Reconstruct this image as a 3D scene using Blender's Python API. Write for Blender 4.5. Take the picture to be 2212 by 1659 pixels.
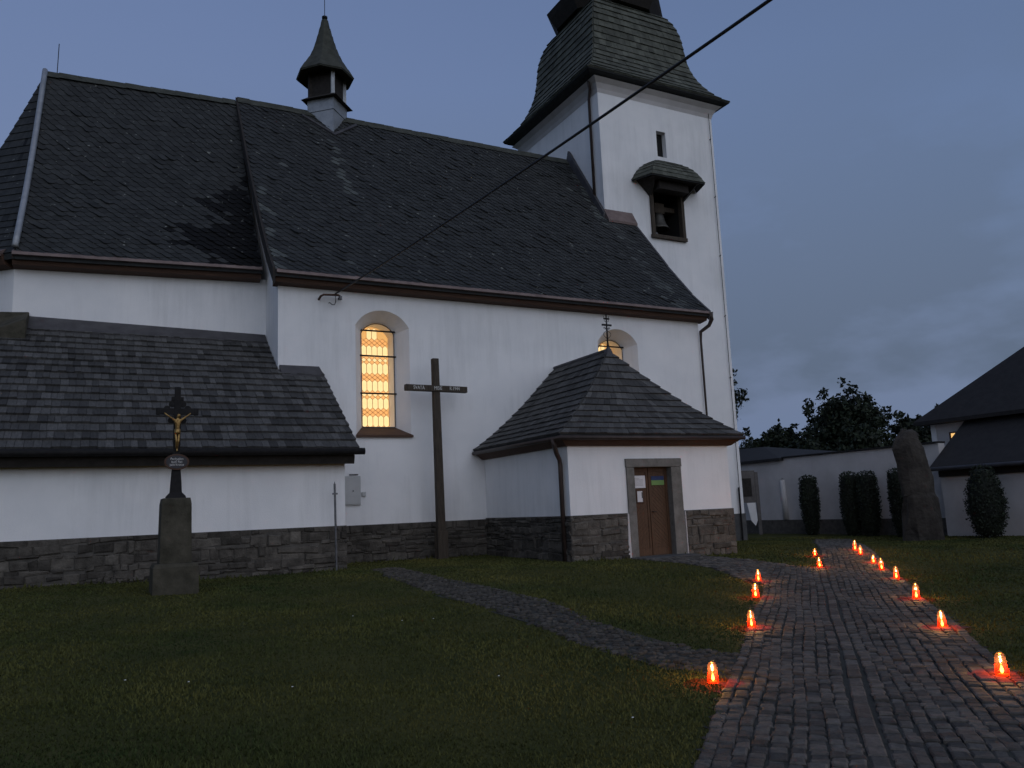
import bpy, bmesh, math, random
import numpy as np
from mathutils import Vector, Matrix

for o in list(bpy.data.objects):
    bpy.data.objects.remove(o)
random.seed(7)
rng = np.random.default_rng(7)
R = math.radians
SC = bpy.context.scene
COL = SC.collection

# ------------------------------------------------------------------ camera
CAM = np.array([-4.231, -20.432, 1.215])
cR = Vector((0.88505505, -0.46356559, -0.04224339))
cU = Vector((-0.03419377, -0.15525212, 0.98728292))
cF = Vector((0.46422876, 0.87235527, 0.15325773))
cam = bpy.data.objects.new('camera', bpy.data.cameras.new('camera'))
COL.objects.link(cam)
mw = Matrix((cR, cU, -cF)).transposed().to_4x4()
mw.translation = Vector(CAM)
cam.matrix_world = mw
cam.data.sensor_width = 36.0
cam.data.lens = 36.0 * 1749.8 / 2212.0
cam.data.clip_start = 0.05
cam.data.clip_end = 6000
SC.camera = cam
FPX = 1749.8 / 2212 * 1024


def project(p):
    d = np.asarray(p, float) - CAM
    w = d @ np.array(cF)
    return 512 + FPX * (d @ np.array(cR)) / w, 384 - FPX * (d @ np.array(cU)) / w, w


# ------------------------------------------------------------------ world
SUN_EL, SUN_AZ = R(-2.0), R(176.0)       # sun just set behind the camera, to its right
EXPOSURE = 4.0                           # exposed for the dusk
EK = 2.0 ** EXPOSURE
world = bpy.data.worlds.new('World')
SC.world = world
world.use_nodes = True
nt = world.node_tree
bg = nt.nodes['Background']
sky = nt.nodes.new('ShaderNodeTexSky')
sky.sky_type = 'NISHITA'
sky.sun_disc = False
sky.sun_elevation = SUN_EL
sky.sun_rotation = SUN_AZ
sky.air_density = 1.0
sky.dust_density = 1.0
sky.ozone_density = 1.9
WL = nt.links.new


def wmath(op, a, b=None, clamp=False):
    n = nt.nodes.new('ShaderNodeMath')
    n.operation = op
    n.use_clamp = clamp
    for k, v in enumerate((a, b)):
        if v is None:
            continue
        if isinstance(v, (int, float)):
            n.inputs[k].default_value = v
        else:
            WL(v, n.inputs[k])
    return n.outputs[0]


def wmix(fac, a, b):
    n = nt.nodes.new('ShaderNodeMix')
    n.data_type = 'RGBA'
    for key, v in (('Factor', fac), ('A', a), ('B', b)):
        if isinstance(v, tuple):
            n.inputs[key].default_value = (*v, 1)
        elif isinstance(v, (int, float)):
            n.inputs[key].default_value = v
        else:
            WL(v, n.inputs[key])
    return n.outputs['Result']


tc = nt.nodes.new('ShaderNodeTexCoord')
sep = nt.nodes.new('ShaderNodeSeparateXYZ')
WL(tc.outputs['Generated'], sep.inputs[0])
# even dusk haze, thicker towards the horizon all the way round
zpos = wmath('MAXIMUM', sep.outputs['Z'], 0.0)
hz = wmath('SUBTRACT', 0.95, wmath('MULTIPLY', zpos, 1.0), True)
col = wmix(hz, sky.outputs[0], (.053, .085, .146))
col = wmix(wmath('MULTIPLY', wmath('SUBTRACT', 1.0, wmath('MULTIPLY', zpos, 3.2), True), 0.65), col, (.073, .093, .141))
# low broken cloud, a shade darker and greyer than the clear sky
mp = nt.nodes.new('ShaderNodeMapping')
mp.inputs['Scale'].default_value = (1.0, 1.0, 2.3)
mp.inputs['Location'].default_value = (3.3, 2.1, 0.6)
WL(tc.outputs['Generated'], mp.inputs['Vector'])
nz = nt.nodes.new('ShaderNodeTexNoise')
nz.inputs['Scale'].default_value = 1.6
nz.inputs['Detail'].default_value = 7.0
nz.inputs['Roughness'].default_value = 0.55
WL(mp.outputs[0], nz.inputs['Vector'])
rp = nt.nodes.new('ShaderNodeValToRGB')
rp.color_ramp.elements[0].position = 0.495
rp.color_ramp.elements[1].position = 0.575
WL(nz.outputs['Fac'], rp.inputs['Fac'])
low = wmath('SUBTRACT', 1.25, wmath('MULTIPLY', zpos, 2.6), True)
cf = wmath('MULTIPLY', wmath('MULTIPLY', rp.outputs['Color'], low), 0.88)
col = wmix(cf, col, (.043, .058, .084))
WL(col, bg.inputs['Color'])
bg.inputs['Strength'].default_value = 0.15

sl = bpy.data.lights.new('afterglow_fill', 'SUN')  # added wide fill lamp for the walls, standing in for the afterglow
sl.energy = 0.95 / EK
sl.angle = R(100)
sl.color = (1.0, 0.95, 0.89)
afterglow_fill = bpy.data.objects.new('afterglow_fill', sl)
COL.objects.link(afterglow_fill)
sdir = Vector((math.sin(SUN_AZ), math.cos(SUN_AZ), math.tan(R(24))))
afterglow_fill.rotation_euler = (-sdir).to_track_quat('-Z', 'Y').to_euler()

vs = SC.view_settings
vs.view_transform = 'Standard'
vs.look = 'None'
vs.exposure = EXPOSURE
vs.gamma = 1.0
vs.use_curve_mapping = False
SC.cycles.max_bounces = 8
SC.cycles.transparent_max_bounces = 16
SC.cycles.caustics_reflective = False
SC.cycles.caustics_refractive = False
SC.cycles.sample_clamp_indirect = 0.5


# ------------------------------------------------------------------ materials
def newmat(name):
    m = bpy.data.materials.new(name)
    m.use_nodes = True
    return m, m.node_tree, m.node_tree.nodes['Principled BSDF']


def surf(name, c0, c1, rough=0.8, scale=6.0, bump=0.2, bscale=40.0, detail=6.0, metallic=0.0, spec=0.4,
         c2=None, stretch=(1, 1, 1), tint=False, tdark=0.6, tlight=1.35, lichen=None, coord='Object', bdist=0.02, deep=None, specks=None):
    """noise-mottled principled material; tint=True multiplies by the per-piece attribute"""
    m, t, b = newmat(name)
    L = t.links.new
    tex = t.nodes.new('ShaderNodeTexCoord')
    mpn = t.nodes.new('ShaderNodeMapping')
    mpn.inputs['Scale'].default_value = stretch
    L(tex.outputs[coord], mpn.inputs['Vector'])
    n1 = t.nodes.new('ShaderNodeTexNoise')
    n1.inputs['Scale'].default_value = scale
    n1.inputs['Detail'].default_value = detail
    n1.inputs['Roughness'].default_value = 0.62
    L(mpn.outputs[0], n1.inputs['Vector'])
    r1 = t.nodes.new('ShaderNodeValToRGB')
    r1.color_ramp.elements[0].position = 0.34
    r1.color_ramp.elements[0].color = (*c0, 1)
    r1.color_ramp.elements[1].position = 0.68
    r1.color_ramp.elements[1].color = (*c1, 1)
    if c2:
        e = r1.color_ramp.elements.new(0.82)
        e.color = (*c2, 1)
    L(n1.outputs['Fac'], r1.inputs['Fac'])
    out = r1.outputs['Color']
    if tint:
        at = t.nodes.new('ShaderNodeAttribute')
        at.attribute_name = 'tint'
        rr = t.nodes.new('ShaderNodeValToRGB')
        rr.color_ramp.elements[0].color = (tdark,) * 3 + (1,)
        rr.color_ramp.elements[1].color = (tlight,) * 3 + (1,)
        rr.color_ramp.elements[1].position = 0.9
        if deep:
            rr.color_ramp.elements[0].color = (deep,) * 3 + (1,)
            e = rr.color_ramp.elements.new(.015)
            e.color = (tdark,) * 3 + (1,)
        if lichen:
            e = rr.color_ramp.elements.new(0.97)
            e.color = (*lichen, 1)
        L(at.outputs['Fac'], rr.inputs['Fac'])
        mm = t.nodes.new('ShaderNodeMix')
        mm.data_type = 'RGBA'
        mm.blend_type = 'MULTIPLY'
        mm.inputs['Factor'].default_value = 1.0
        mm.clamp_result = False
        L(out, mm.inputs['A'])
        L(rr.outputs['Color'], mm.inputs['B'])
        out = mm.outputs['Result']
    if specks:
        vo = t.nodes.new('ShaderNodeTexNoise')
        vo.inputs['Scale'].default_value = 7.0
        vo.inputs['Detail'].default_value = 3.0
        L(mpn.outputs[0], vo.inputs['Vector'])
        vr = t.nodes.new('ShaderNodeMapRange')
        vr.inputs['From Min'].default_value = .69
        vr.inputs['From Max'].default_value = .74
        L(vo.outputs['Fac'], vr.inputs['Value'])
        sm = t.nodes.new('ShaderNodeMix')
        sm.data_type = 'RGBA'
        sm.inputs['B'].default_value = (*specks, 1)
        L(vr.outputs[0], sm.inputs['Factor'])
        L(out, sm.inputs['A'])
        out = sm.outputs['Result']
    L(out, b.inputs['Base Color'])
    b.inputs['Roughness'].default_value = rough
    b.inputs['Metallic'].default_value = metallic
    b.inputs['Specular IOR Level'].default_value = spec
    if bump:
        n2 = t.nodes.new('ShaderNodeTexNoise')
        n2.inputs['Scale'].default_value = bscale
        n2.inputs['Detail'].default_value = 5.0
        L(mpn.outputs[0], n2.inputs['Vector'])
        bp = t.nodes.new('ShaderNodeBump')
        bp.inputs['Strength'].default_value = bump
        bp.inputs['Distance'].default_value = bdist
        L(n2.outputs['Fac'], bp.inputs['Height'])
        L(bp.outputs[0], b.inputs['Normal'])
    return m


def emis(name, col, strength, var=0.0, scale=9.0):
    strength = strength / EK
    m, t, b = newmat(name)
    b.inputs['Base Color'].default_value = (*[min(1, c * .5) for c in col], 1)
    b.inputs['Emission Color'].default_value = (*col, 1)
    b.inputs['Emission Strength'].default_value = strength
    if var:
        n = t.nodes.new('ShaderNodeTexNoise')
        n.inputs['Scale'].default_value = scale
        g = t.nodes.new('ShaderNodeMapRange')
        g.inputs['To Min'].default_value = strength * (1 - var)
        g.inputs['To Max'].default_value = strength * (1 + var)
        t.links.new(n.outputs['Fac'], g.inputs['Value'])
        t.links.new(g.outputs[0], b.inputs['Emission Strength'])
    return m


M = {}
M['plaster'] = surf('white_plaster', (.76, .77, .78), (.85, .85, .85), .9, 0.7, .35, 55, bdist=.012, spec=.2)
def weather(m, amt):
    """rain streaks and blotchy patches of their own shape over a plaster"""
    t = m.node_tree
    b = t.nodes['Principled BSDF']
    src = b.inputs['Base Color'].links[0].from_socket
    tex = t.nodes.new('ShaderNodeTexCoord')
    mpn = t.nodes.new('ShaderNodeMapping')
    mpn.inputs['Scale'].default_value = (2.6, 2.6, .22)
    t.links.new(tex.outputs['Object'], mpn.inputs['Vector'])
    n = t.nodes.new('ShaderNodeTexNoise')
    n.inputs['Scale'].default_value = 1.5
    n.inputs['Detail'].default_value = 8.0
    n.inputs['Roughness'].default_value = .7
    t.links.new(mpn.outputs[0], n.inputs['Vector'])
    n2 = t.nodes.new('ShaderNodeTexNoise')
    n2.inputs['Scale'].default_value = .45
    n2.inputs['Detail'].default_value = 7.0
    t.links.new(tex.outputs['Object'], n2.inputs['Vector'])
    mu = t.nodes.new('ShaderNodeMath')
    mu.operation = 'MULTIPLY'
    t.links.new(n.outputs['Fac'], mu.inputs[0])
    t.links.new(n2.outputs['Fac'], mu.inputs[1])
    mr = t.nodes.new('ShaderNodeMapRange')
    mr.inputs['From Min'].default_value = .24
    mr.inputs['From Max'].default_value = .42
    mr.inputs['To Max'].default_value = amt
    t.links.new(mu.outputs[0], mr.inputs['Value'])
    x = t.nodes.new('ShaderNodeMix')
    x.data_type = 'RGBA'
    x.inputs['B'].default_value = (.36, .37, .36, 1)
    t.links.new(mr.outputs[0], x.inputs['Factor'])
    t.links.new(src, x.inputs['A'])
    t.links.new(x.outputs['Result'], b.inputs['Base Color'])


weather(M['plaster'], .24)
M['plaster_old'] = surf('dull_plaster', (.46, .445, .44), (.58, .56, .555), .95, 0.9, .3, 40, spec=.2)
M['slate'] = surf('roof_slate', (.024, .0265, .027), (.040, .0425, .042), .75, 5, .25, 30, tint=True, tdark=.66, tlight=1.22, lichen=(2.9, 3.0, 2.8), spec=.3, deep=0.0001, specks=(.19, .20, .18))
M['deck'] = surf('roof_deck', (.018, .02, .021), (.03, .033, .034), .9, 5, .2, 30)
M['shingle'] = surf('grey_shingle', (.052, .052, .051), (.092, .090, .086), .8, 9, .25, 40, tint=True, tdark=.5, tlight=1.45, stretch=(3, 1, 1), spec=.3)
M['mossy'] = surf('mossy_shingle', (.06, .065, .052), (.112, .118, .097), .85, 4, .3, 30, tint=True, tdark=.62, tlight=1.3, spec=.3)
M['stone'] = surf('rubble_stone', (.056, .051, .044), (.128, .116, .10), .9, 5, .7, 22, tint=True, tdark=.5, tlight=1.35, bdist=.03, spec=.2)
M['mortar'] = surf('lime_mortar', (.07, .066, .06), (.12, .112, .10), .95, 6, .5, 30, spec=.15)
M['cement'] = surf('grey_cement', (.06, .062, .065), (.11, .11, .11), .95, 3, .4, 25, spec=.15)
M['sand'] = surf('old_sandstone', (.04, .038, .028), (.085, .078, .06), .92, 4, .5, 25, spec=.15)
M['jamb'] = surf('stone_jamb', (.13, .126, .112), (.21, .2, .185), .9, 5, .35, 30, spec=.2)
M['sett'] = surf('granite_sett', (.060, .054, .047), (.112, .101, .088), .8, 14, .5, 60, tint=True, tdark=.55, tlight=1.3, spec=.25)
M['cobble'] = surf('worn_cobble', (.048, .043, .036), (.088, .079, .066), .85, 14, .4, 60, tint=True, tdark=.6, tlight=1.25, spec=.2)
M['bed'] = surf('path_bed', (.022, .023, .018), (.042, .041, .034), .95, 14, .4, 60)
M['soil'] = surf('lawn_soil', (.036, .042, .012), (.062, .062, .019), .95, 1.2, .4, 30, spec=.1)
M['grass'] = surf('grass_blades', (.034, .052, .016), (.115, .106, .030), .85, .4, 0, 1, tint=True, tdark=.5, tlight=1.5, coord='Object', spec=.15)
M['brown'] = surf('brown_wood', (.055, .03, .02), (.095, .052, .034), .8, 8, .2, 40, stretch=(.3, 3, 3))
M['rust'] = surf('copper_brown_sheet', (.13, .095, .088), (.22, .165, .15), .6, 3, .1, 30, metallic=.2)
M['zinc'] = surf('grey_sheet_metal', (.055, .053, .058), (.09, .088, .093), .6, 3, .1, 30, metallic=.3)
M['palezinc'] = surf('pale_zinc', (.26, .28, .30), (.38, .40, .42), .5, 3, .1, 30, metallic=.4)
M['pipe'] = surf('dark_brown_pipe', (.035, .025, .022), (.06, .042, .036), .5, 5, 0)
M['iron'] = surf('black_iron', (.008, .008, .0085), (.017, .016, .016), .7, 12, .2, 60, spec=.2)
M['rod'] = surf('galvanised_steel', (.10, .105, .115), (.17, .175, .185), .45, 8, 0, metallic=.6)
M['beam'] = surf('weathered_beam', (.035, .027, .02), (.08, .064, .048), .88, 5, .6, 18, stretch=(6, 6, .6))
M['door'] = surf('oak_door', (.058, .029, .014), (.108, .055, .027), .6, 6, .3, 30, stretch=(5, 5, .8))
M['louvre'] = surf('dark_louvre', (.018, .016, .014), (.035, .03, .027), .9, 9, .2, 30)
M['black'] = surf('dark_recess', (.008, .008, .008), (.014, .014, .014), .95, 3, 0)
M['bell'] = surf('bell_bronze', (.07, .068, .062), (.12, .115, .105), .5, 6, .1, 30, metallic=.7)
M['paper'] = surf('white_paper', (.62, .62, .64), (.70, .70, .72), .85, 3, 0)
M['blue'] = surf('blue_print', (.022, .035, .10), (.03, .05, .13), .8, 4, 0)
M['green'] = surf('yellow_green_print', (.14, .25, .08), (.19, .31, .10), .8, 4, 0)
M['box'] = surf('cabinet_paint', (.40, .41, .41), (.46, .47, .47), .5, 3, 0)
M['gold'] = surf('worn_gilding', (.16, .09, .03), (.48, .32, .12), .42, 14, .3, 60, metallic=.75)
M['plaque'] = surf('plaque_enamel', (.022, .022, .028), (.035, .034, .04), .5, 5, 0)
M['letter'] = surf('pale_lettering', (.50, .50, .48), (.62, .62, .6), .8, 40, 0)
M['lead'] = surf('lead_came', (.30, .17, .07), (.38, .22, .1), .7, 6, 0)
M['pane'] = emis('lit_pane', (1.0, .70, .32), 1.08, .14, 3)
M['pane_o'] = emis('lit_amber_pane', (1.0, .47, .15), .92, .10, 3)
M['glow'] = emis('lit_glass_sheet', (1.0, .55, .18), .70)
M['lamp'] = emis('lit_attic_pane', (1.0, .58, .2), 1.0, .3, 12)
M['tile'] = surf('dark_roof_tile', (.012, .0115, .012), (.022, .021, .021), .85, 4, .3, 18)
M['bark'] = surf('tree_bark', (.03, .024, .018), (.06, .05, .038), .95, 8, .6, 20)
M['leaf'] = surf('tree_leaves', (.010, .017, .008), (.022, .034, .014), .75, .8, 0, tint=True, tdark=.4, tlight=1.5)
M['thuja'] = surf('thuja_scales', (.010, .016, .009), (.02, .03, .014), .8, 2, 0, tint=True, tdark=.4, tlight=1.5)
M['streak_pale'] = surf('streak_pale', (.5, .49, .49), (.58, .57, .56), .9, 3, .2, 30)  # paler tone for the reflected streak on the outbuilding wall
M['monolith'] = surf('standing_stone', (.024, .021, .018), (.062, .055, .047), .95, 2.2, .8, 7, bdist=.08)
M['board'] = surf('grey_boards', (.10, .092, .088), (.15, .14, .135), .9, 4, .2, 20)
M['cable'] = surf('cable_sheath', (.012, .012, .013), (.02, .02, .021), .6, 5, 0)


def glassmat(name, tint, glow, fac):
    m, t, b = newmat(name)
    tr = t.nodes.new('ShaderNodeBsdfTransparent')
    tr.inputs['Color'].default_value = (*tint, 1)
    tl = t.nodes.new('ShaderNodeBsdfTranslucent')
    tl.inputs['Color'].default_value = (*glow, 1)
    gl = t.nodes.new('ShaderNodeBsdfGlossy')
    gl.inputs['Roughness'].default_value = .15
    m1 = t.nodes.new('ShaderNodeMixShader')
    m1.inputs[0].default_value = fac
    m2 = t.nodes.new('ShaderNodeMixShader')
    m2.inputs[0].default_value = .05
    L = t.links.new
    L(tr.outputs[0], m1.inputs[1]); L(tl.outputs[0], m1.inputs[2])
    L(m1.outputs[0], m2.inputs[1]); L(gl.outputs[0], m2.inputs[2])
    L(m2.outputs[0], t.nodes['Material Output'].inputs['Surface'])
    return m


M['red_glass'] = glassmat('red_candle_glass', (1.0, .14, .05), (1.0, .035, .012), .16)
M['clear_glass'] = glassmat('amber_candle_glass', (1.0, .88, .70), (.9, .34, .2), .010)
M['flame'] = emis('candle_flame', (1.0, .66, .2), 60.0)
M['wax'] = emis('glowing_wax', (1.0, .30, .08), .8)


# ------------------------------------------------------------------ mesh helpers
BOXF = [(0, 3, 2, 1), (4, 5, 6, 7), (0, 1, 5, 4), (1, 2, 6, 5), (2, 3, 7, 6), (3, 0, 4, 7)]


class MB:
    def __init__(s):
        s.v, s.f = [], []

    def add(s, v, f):
        n = len(s.v)
        s.v += [tuple(map(float, p)) for p in v]
        s.f += [tuple(i + n for i in q) for q in f]
        return s

    def box(s, x0, x1, y0, y1, z0, z1):
        return s.add([(x0, y0, z0), (x1, y0, z0), (x1, y1, z0), (x0, y1, z0),
                      (x0, y0, z1), (x1, y0, z1), (x1, y1, z1), (x0, y1, z1)], BOXF)

    def hexa(s, b, t):
        """box from four bottom and four top points"""
        return s.add(list(b) + list(t), BOXF)

    def extrude(s, poly, d):
        """closed prism: polygon of 3D points moved along d"""
        n = len(poly)
        a = [Vector(p) for p in poly]
        b = [p + Vector(d) for p in a]
        f = [tuple(range(n))[::-1], tuple(range(n, 2 * n))] + [(i, (i + 1) % n, n + (i + 1) % n, n + i) for i in range(n)]
        return s.add(a + b, f)

    def loft(s, rings, cap=True):
        n = len(rings[0])
        v = [p for r in rings for p in r]
        f = []
        for k in range(len(rings) - 1):
            for i in range(n):
                j = (i + 1) % n
                f.append((k * n + i, k * n + j, (k + 1) * n + j, (k + 1) * n + i))
        if cap:
            f.append(tuple(range(n))[::-1])
            f.append(tuple(range((len(rings) - 1) * n, len(rings) * n)))
        return s.add(v, f)

    def tube(s, pts, r, n=8, cap=True):
        pts = [Vector(p) for p in pts]
        rs = r if isinstance(r, (list, tuple)) else [r] * len(pts)
        rings = []
        for i, p in enumerate(pts):
            d = (pts[min(i + 1, len(pts) - 1)] - pts[max(i - 1, 0)]).normalized()
            a = d.cross(Vector((0, 0, 1)))
            if a.length < 1e-3:
                a = d.cross(Vector((0, 1, 0)))
            a.normalize()
            b = d.cross(a).normalized()
            rings.append([p + a * (rs[i] * math.cos(2 * math.pi * k / n)) + b * (rs[i] * math.sin(2 * math.pi * k / n)) for k in range(n)])
        return s.loft(rings, cap)

    def lathe(s, prof, c=(0, 0, 0), n=16, rot=0.0):
        rings = [[(c[0] + r * math.cos(rot + 2 * math.pi * k / n), c[1] + r * math.sin(rot + 2 * math.pi * k / n), c[2] + z) for k in range(n)] for r, z in prof]
        return s.loft(rings)

    def build(s, name, mat, parent=None, smooth=False, bevel=0.0):
        me = bpy.data.meshes.new(name)
        me.from_pydata(s.v, [], s.f)
        bm = bmesh.new()
        bm.from_mesh(me)
        bmesh.ops.recalc_face_normals(bm, faces=bm.faces)
        if bevel:
            bmesh.ops.bevel(bm, geom=[e for e in bm.edges if len(e.link_faces) == 2 and e.calc_face_angle(0) > .5], offset=bevel, segments=2, affect='EDGES', profile=.6)
        bm.to_mesh(me)
        bm.free()
        if smooth:
            me.polygons.foreach_set('use_smooth', [True] * len(me.polygons))
        return link(name, me, mat, parent)


def link(name, me, mat, parent=None):
    o = bpy.data.objects.new(name, me)
    COL.objects.link(o)
    if mat:
        me.materials.clear()
        me.materials.append(M[mat] if isinstance(mat, str) else mat)
    if parent is not None:
        o.parent = parent
        r = parent
        while r.parent:
            r = r.parent
        # every mesh is written in world coordinates; only the root Empty is moved
        if parent is r or parent.parent is r:
            o.matrix_parent_inverse = world_of(parent).inverted()
    return o


def world_of(o):
    m = Matrix.Translation(o.location)
    if o.parent is not None:
        m = world_of(o.parent) @ o.matrix_parent_inverse @ m
    return m


def thing(name, label, cat, loc=(0, 0, 0), group=None):
    o = bpy.data.objects.new(name, None)
    COL.objects.link(o)
    o.location = loc
    o.empty_display_size = .2
    o['label'] = label
    o['category'] = cat
    if group:
        o['group'] = group
    return o


def tag(o, label, cat, group=None):
    o['label'] = label
    o['category'] = cat
    if group:
        o['group'] = group
    return o


def struct(o):
    o['kind'] = 'structure'
    return o


def pieces(parent, name, field, plist, mat, nobj=300):
    """plist: (verts, faces, tint). The nobj that show largest become objects of their own, the rest one field."""
    if not plist:
        return
    key = []
    for v, f, t in plist:
        c = np.mean(np.asarray(v, float), axis=0)
        u, w, d = project(c)
        vis = d > 0 and -20 < u < 1044 and -20 < w < 788
        if isinstance(t, tuple):
            vis = vis and t[1]
        key.append(np.linalg.norm(c - CAM) + (0 if vis else 1000))
    order = np.argsort(key)
    first = order[:nobj]
    rest = order[nobj:]
    tv = lambda t: t[0] if isinstance(t, tuple) else t
    for i in first:
        v, f, t = plist[i]
        me = bpy.data.meshes.new(name)
        me.from_pydata([tuple(p) for p in v], [], f)
        a = me.attributes.new('tint', 'FLOAT', 'FACE')
        a.data.foreach_set('value', [tv(t)] * len(f))
        link(name, me, mat, parent)
    if len(rest):
        V, Fc, T = [], [], []
        for i in rest:
            v, f, t = plist[i]
            n = len(V)
            V += [tuple(p) for p in v]
            Fc += [tuple(q + n for q in g) for g in f]
            T += [tv(t)] * len(f)
        me = bpy.data.meshes.new(field)
        me.from_pydata(V, [], Fc)
        a = me.attributes.new('tint', 'FLOAT', 'FACE')
        a.data.foreach_set('value', T)
        o = link(field, me, mat, parent)
        o['kind'] = 'stuff'


def cut(o, cutters):
    """subtract closed meshes from a wall"""
    tmp = []
    for c in cutters:
        me = bpy.data.meshes.new('cut')
        me.from_pydata(c.v, [], c.f)
        bm = bmesh.new(); bm.from_mesh(me)
        bmesh.ops.recalc_face_normals(bm, faces=bm.faces)
        bm.to_mesh(me); bm.free()
        co = bpy.data.objects.new('cut', me)
        COL.objects.link(co)
        md = o.modifiers.new('b', 'BOOLEAN')
        md.operation = 'DIFFERENCE'
        md.solver = 'EXACT'
        md.object = co
        tmp.append(co)
    par, inv = o.parent, o.matrix_parent_inverse.copy()
    o.parent = None
    bpy.context.view_layer.update()
    dg = bpy.context.evaluated_depsgraph_get()
    me = bpy.data.meshes.new_from_object(o.evaluated_get(dg))
    o.modifiers.clear()
    o.data = me
    o.parent = par
    o.matrix_parent_inverse = inv
    for c in tmp:
        bpy.data.objects.remove(c)


def text_mesh(name, body, size, mat, parent, origin, xdir, zdir, align='CENTER', sx=1.0, thick=0.003):
    cu = bpy.data.curves.new(name, 'FONT')
    cu.body = body
    cu.size = size
    cu.align_x = align
    cu.align_y = 'CENTER'
    cu.extrude = thick
    t = bpy.data.objects.new(name, cu)
    COL.objects.link(t)
    bpy.context.view_layer.update()
    me = bpy.data.meshes.new_from_object(t.evaluated_get(bpy.context.evaluated_depsgraph_get()))
    bpy.data.objects.remove(t)
    X = Vector(xdir).normalized()
    Z = Vector(zdir).normalized()
    N = X.cross(Z).normalized()
    m = Matrix((X * sx, Z, N)).transposed().to_4x4()
    m.translation = Vector(origin)
    me.transform(m)
    me.name = name
    return link(name, me, mat, parent)


# ------------------------------------------------------------------ ground
CP = np.array([(-5.6, -2.8, .19), (.9, -2.8, .1), (2.5, 0, .06), (3.7, 0, .03), (5.67, -4.4, 0), (8, -4.6, -.05), (10.5, -4.4, -.14),
               (18.4, 3.5, -.32), (-4.2, -20.4, -.33), (2, -16, -.36), (6, -12, -.36), (10, -9, -.35), (20, 0, -.38), (30, 10, -.42),
               (-8, -14, -.15), (-10, -4, .2), (0, -9, -.1), (10, -25, -.4), (30, -15, -.45)])


def gz(x, y):
    x = np.asarray(x, float)
    y = np.asarray(y, float)
    w = 1 / (((CP[:, 0] - x[..., None]) ** 2 + (CP[:, 1] - y[..., None]) ** 2) + 2.0) ** 1.5
    return (w * CP[:, 2]).sum(-1) / w.sum(-1)


def g1(x, y):
    return float(gz(np.array([x]), np.array([y]))[0])


xs = np.concatenate([[-3000, -800, -200, -80, -40, -25, -16], np.arange(-12, 27, .5), [30, 36, 45, 60, 100, 220, 800, 3000]])
ys = np.concatenate([[-3000, -800, -200, -80, -45, -32, -26], np.arange(-22, 13, .5), [15, 20, 30, 45, 80, 200, 800, 3000]])
GX, GY = np.meshgrid(xs, ys, indexing='ij')
GZ = gz(GX.ravel(), GY.ravel()).reshape(GX.shape)
ny = len(ys)
gv = list(zip(GX.ravel(), GY.ravel(), GZ.ravel()))
gf = [(i * ny + j, (i + 1) * ny + j, (i + 1) * ny + j + 1, i * ny + j + 1) for i in range(len(xs) - 1) for j in range(ny - 1)]
gm = MB().add(gv, gf)
ground = struct(gm.build('ground', 'soil', smooth=True))

# --- paths
PO = np.array([1.31, -15.69])
PE = np.array([.7318, .6815])
PN = np.array([.6815, -.7318])


def so(x, y):
    d = np.stack([np.asarray(x, float) - PO[0], np.asarray(y, float) - PO[1]], -1)
    return d @ PE, d @ PN


def pip(x, y, poly):
    x = np.asarray(x, float); y = np.asarray(y, float)
    ins = np.zeros(x.shape, bool)
    n = len(poly)
    for i in range(n):
        x0, y0 = poly[i]; x1, y1 = poly[(i + 1) % n]
        c = ((y0 > y) != (y1 > y)) & (x < (x1 - x0) * (y - y0) / (y1 - y0 + 1e-12) + x0)
        ins ^= c
    return ins


def xy(s, o):
    return tuple(PO + PE * s + PN * o)


MAIN = [xy(-7, -1.02), xy(8.0, -1.05), xy(11.4, -1.0), xy(11.4, 0.02), xy(25.2, 0.0), xy(25.2, 1.28), xy(-7, 1.3)]
DOORP = [(6.25, -9.5), (7.2, -7.3), (7.15, -5.6), (7.2, -4.45), (9.0, -4.45), (9.05, -6.1), (9.45, -7.55), xy(11.45, .05), (8.2, -9.4)]
SIDE_C = np.array([(1.55, -3.6), (1.45, -4.9), (1.45, -7.7), (1.3, -9.7), (1.0, -11.5), (.9, -12.8), (1.05, -13.8), (1.45, -14.6)])
SIDE_W = np.array([.30, .36, .52, .52, .42, .40, .45, .55])


def side_d(x, y):
    x = np.asarray(x, float); y = np.asarray(y, float)
    best = np.full(x.shape, 9.0)
    for k in range(len(SIDE_C) - 1):
        a, b = SIDE_C[k], SIDE_C[k + 1]
        d = b - a
        t = np.clip(((x - a[0]) * d[0] + (y - a[1]) * d[1]) / (d @ d), 0, 1)
        w = SIDE_W[k] * (1 - t) + SIDE_W[k + 1] * t
        q = np.hypot(x - a[0] - t * d[0], y - a[1] - t * d[1]) - w
        best = np.minimum(best, q)
    return best


def strip_bed(name, inside, x0, x1, y0, y1, st=.2):
    X = np.arange(x0, x1, st); Y = np.arange(y0, y1, st)
    gx, gy = np.meshgrid(X, Y, indexing='ij')
    ok = inside(gx.ravel() + st / 2, gy.ravel() + st / 2).reshape(gx.shape)
    mb = MB()
    vid = {}

    def vv(i, j):
        if (i, j) not in vid:
            vid[(i, j)] = len(mb.v)
            x, y = x0 + i * st, y0 + j * st
            mb.v.append((x, y, g1(x, y) + .006))
        return vid[(i, j)]
    for i in range(len(X)):
        for j in range(len(Y)):
            if ok[i, j]:
                mb.f.append((vv(i, j), vv(i + 1, j), vv(i + 1, j + 1), vv(i, j + 1)))
    return struct(mb.build(name, 'bed'))


in_main = lambda x, y: pip(x, y, MAIN) | pip(x, y, DOORP)
in_side = lambda x, y: (side_d(x, y) < 0) & ~in_main(x, y)
path = strip_bed('path', in_main, -7, 21, -21, 2.5)
lane = strip_bed('footpath', in_side, -.4, 2.6, -15, -3.2)

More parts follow.
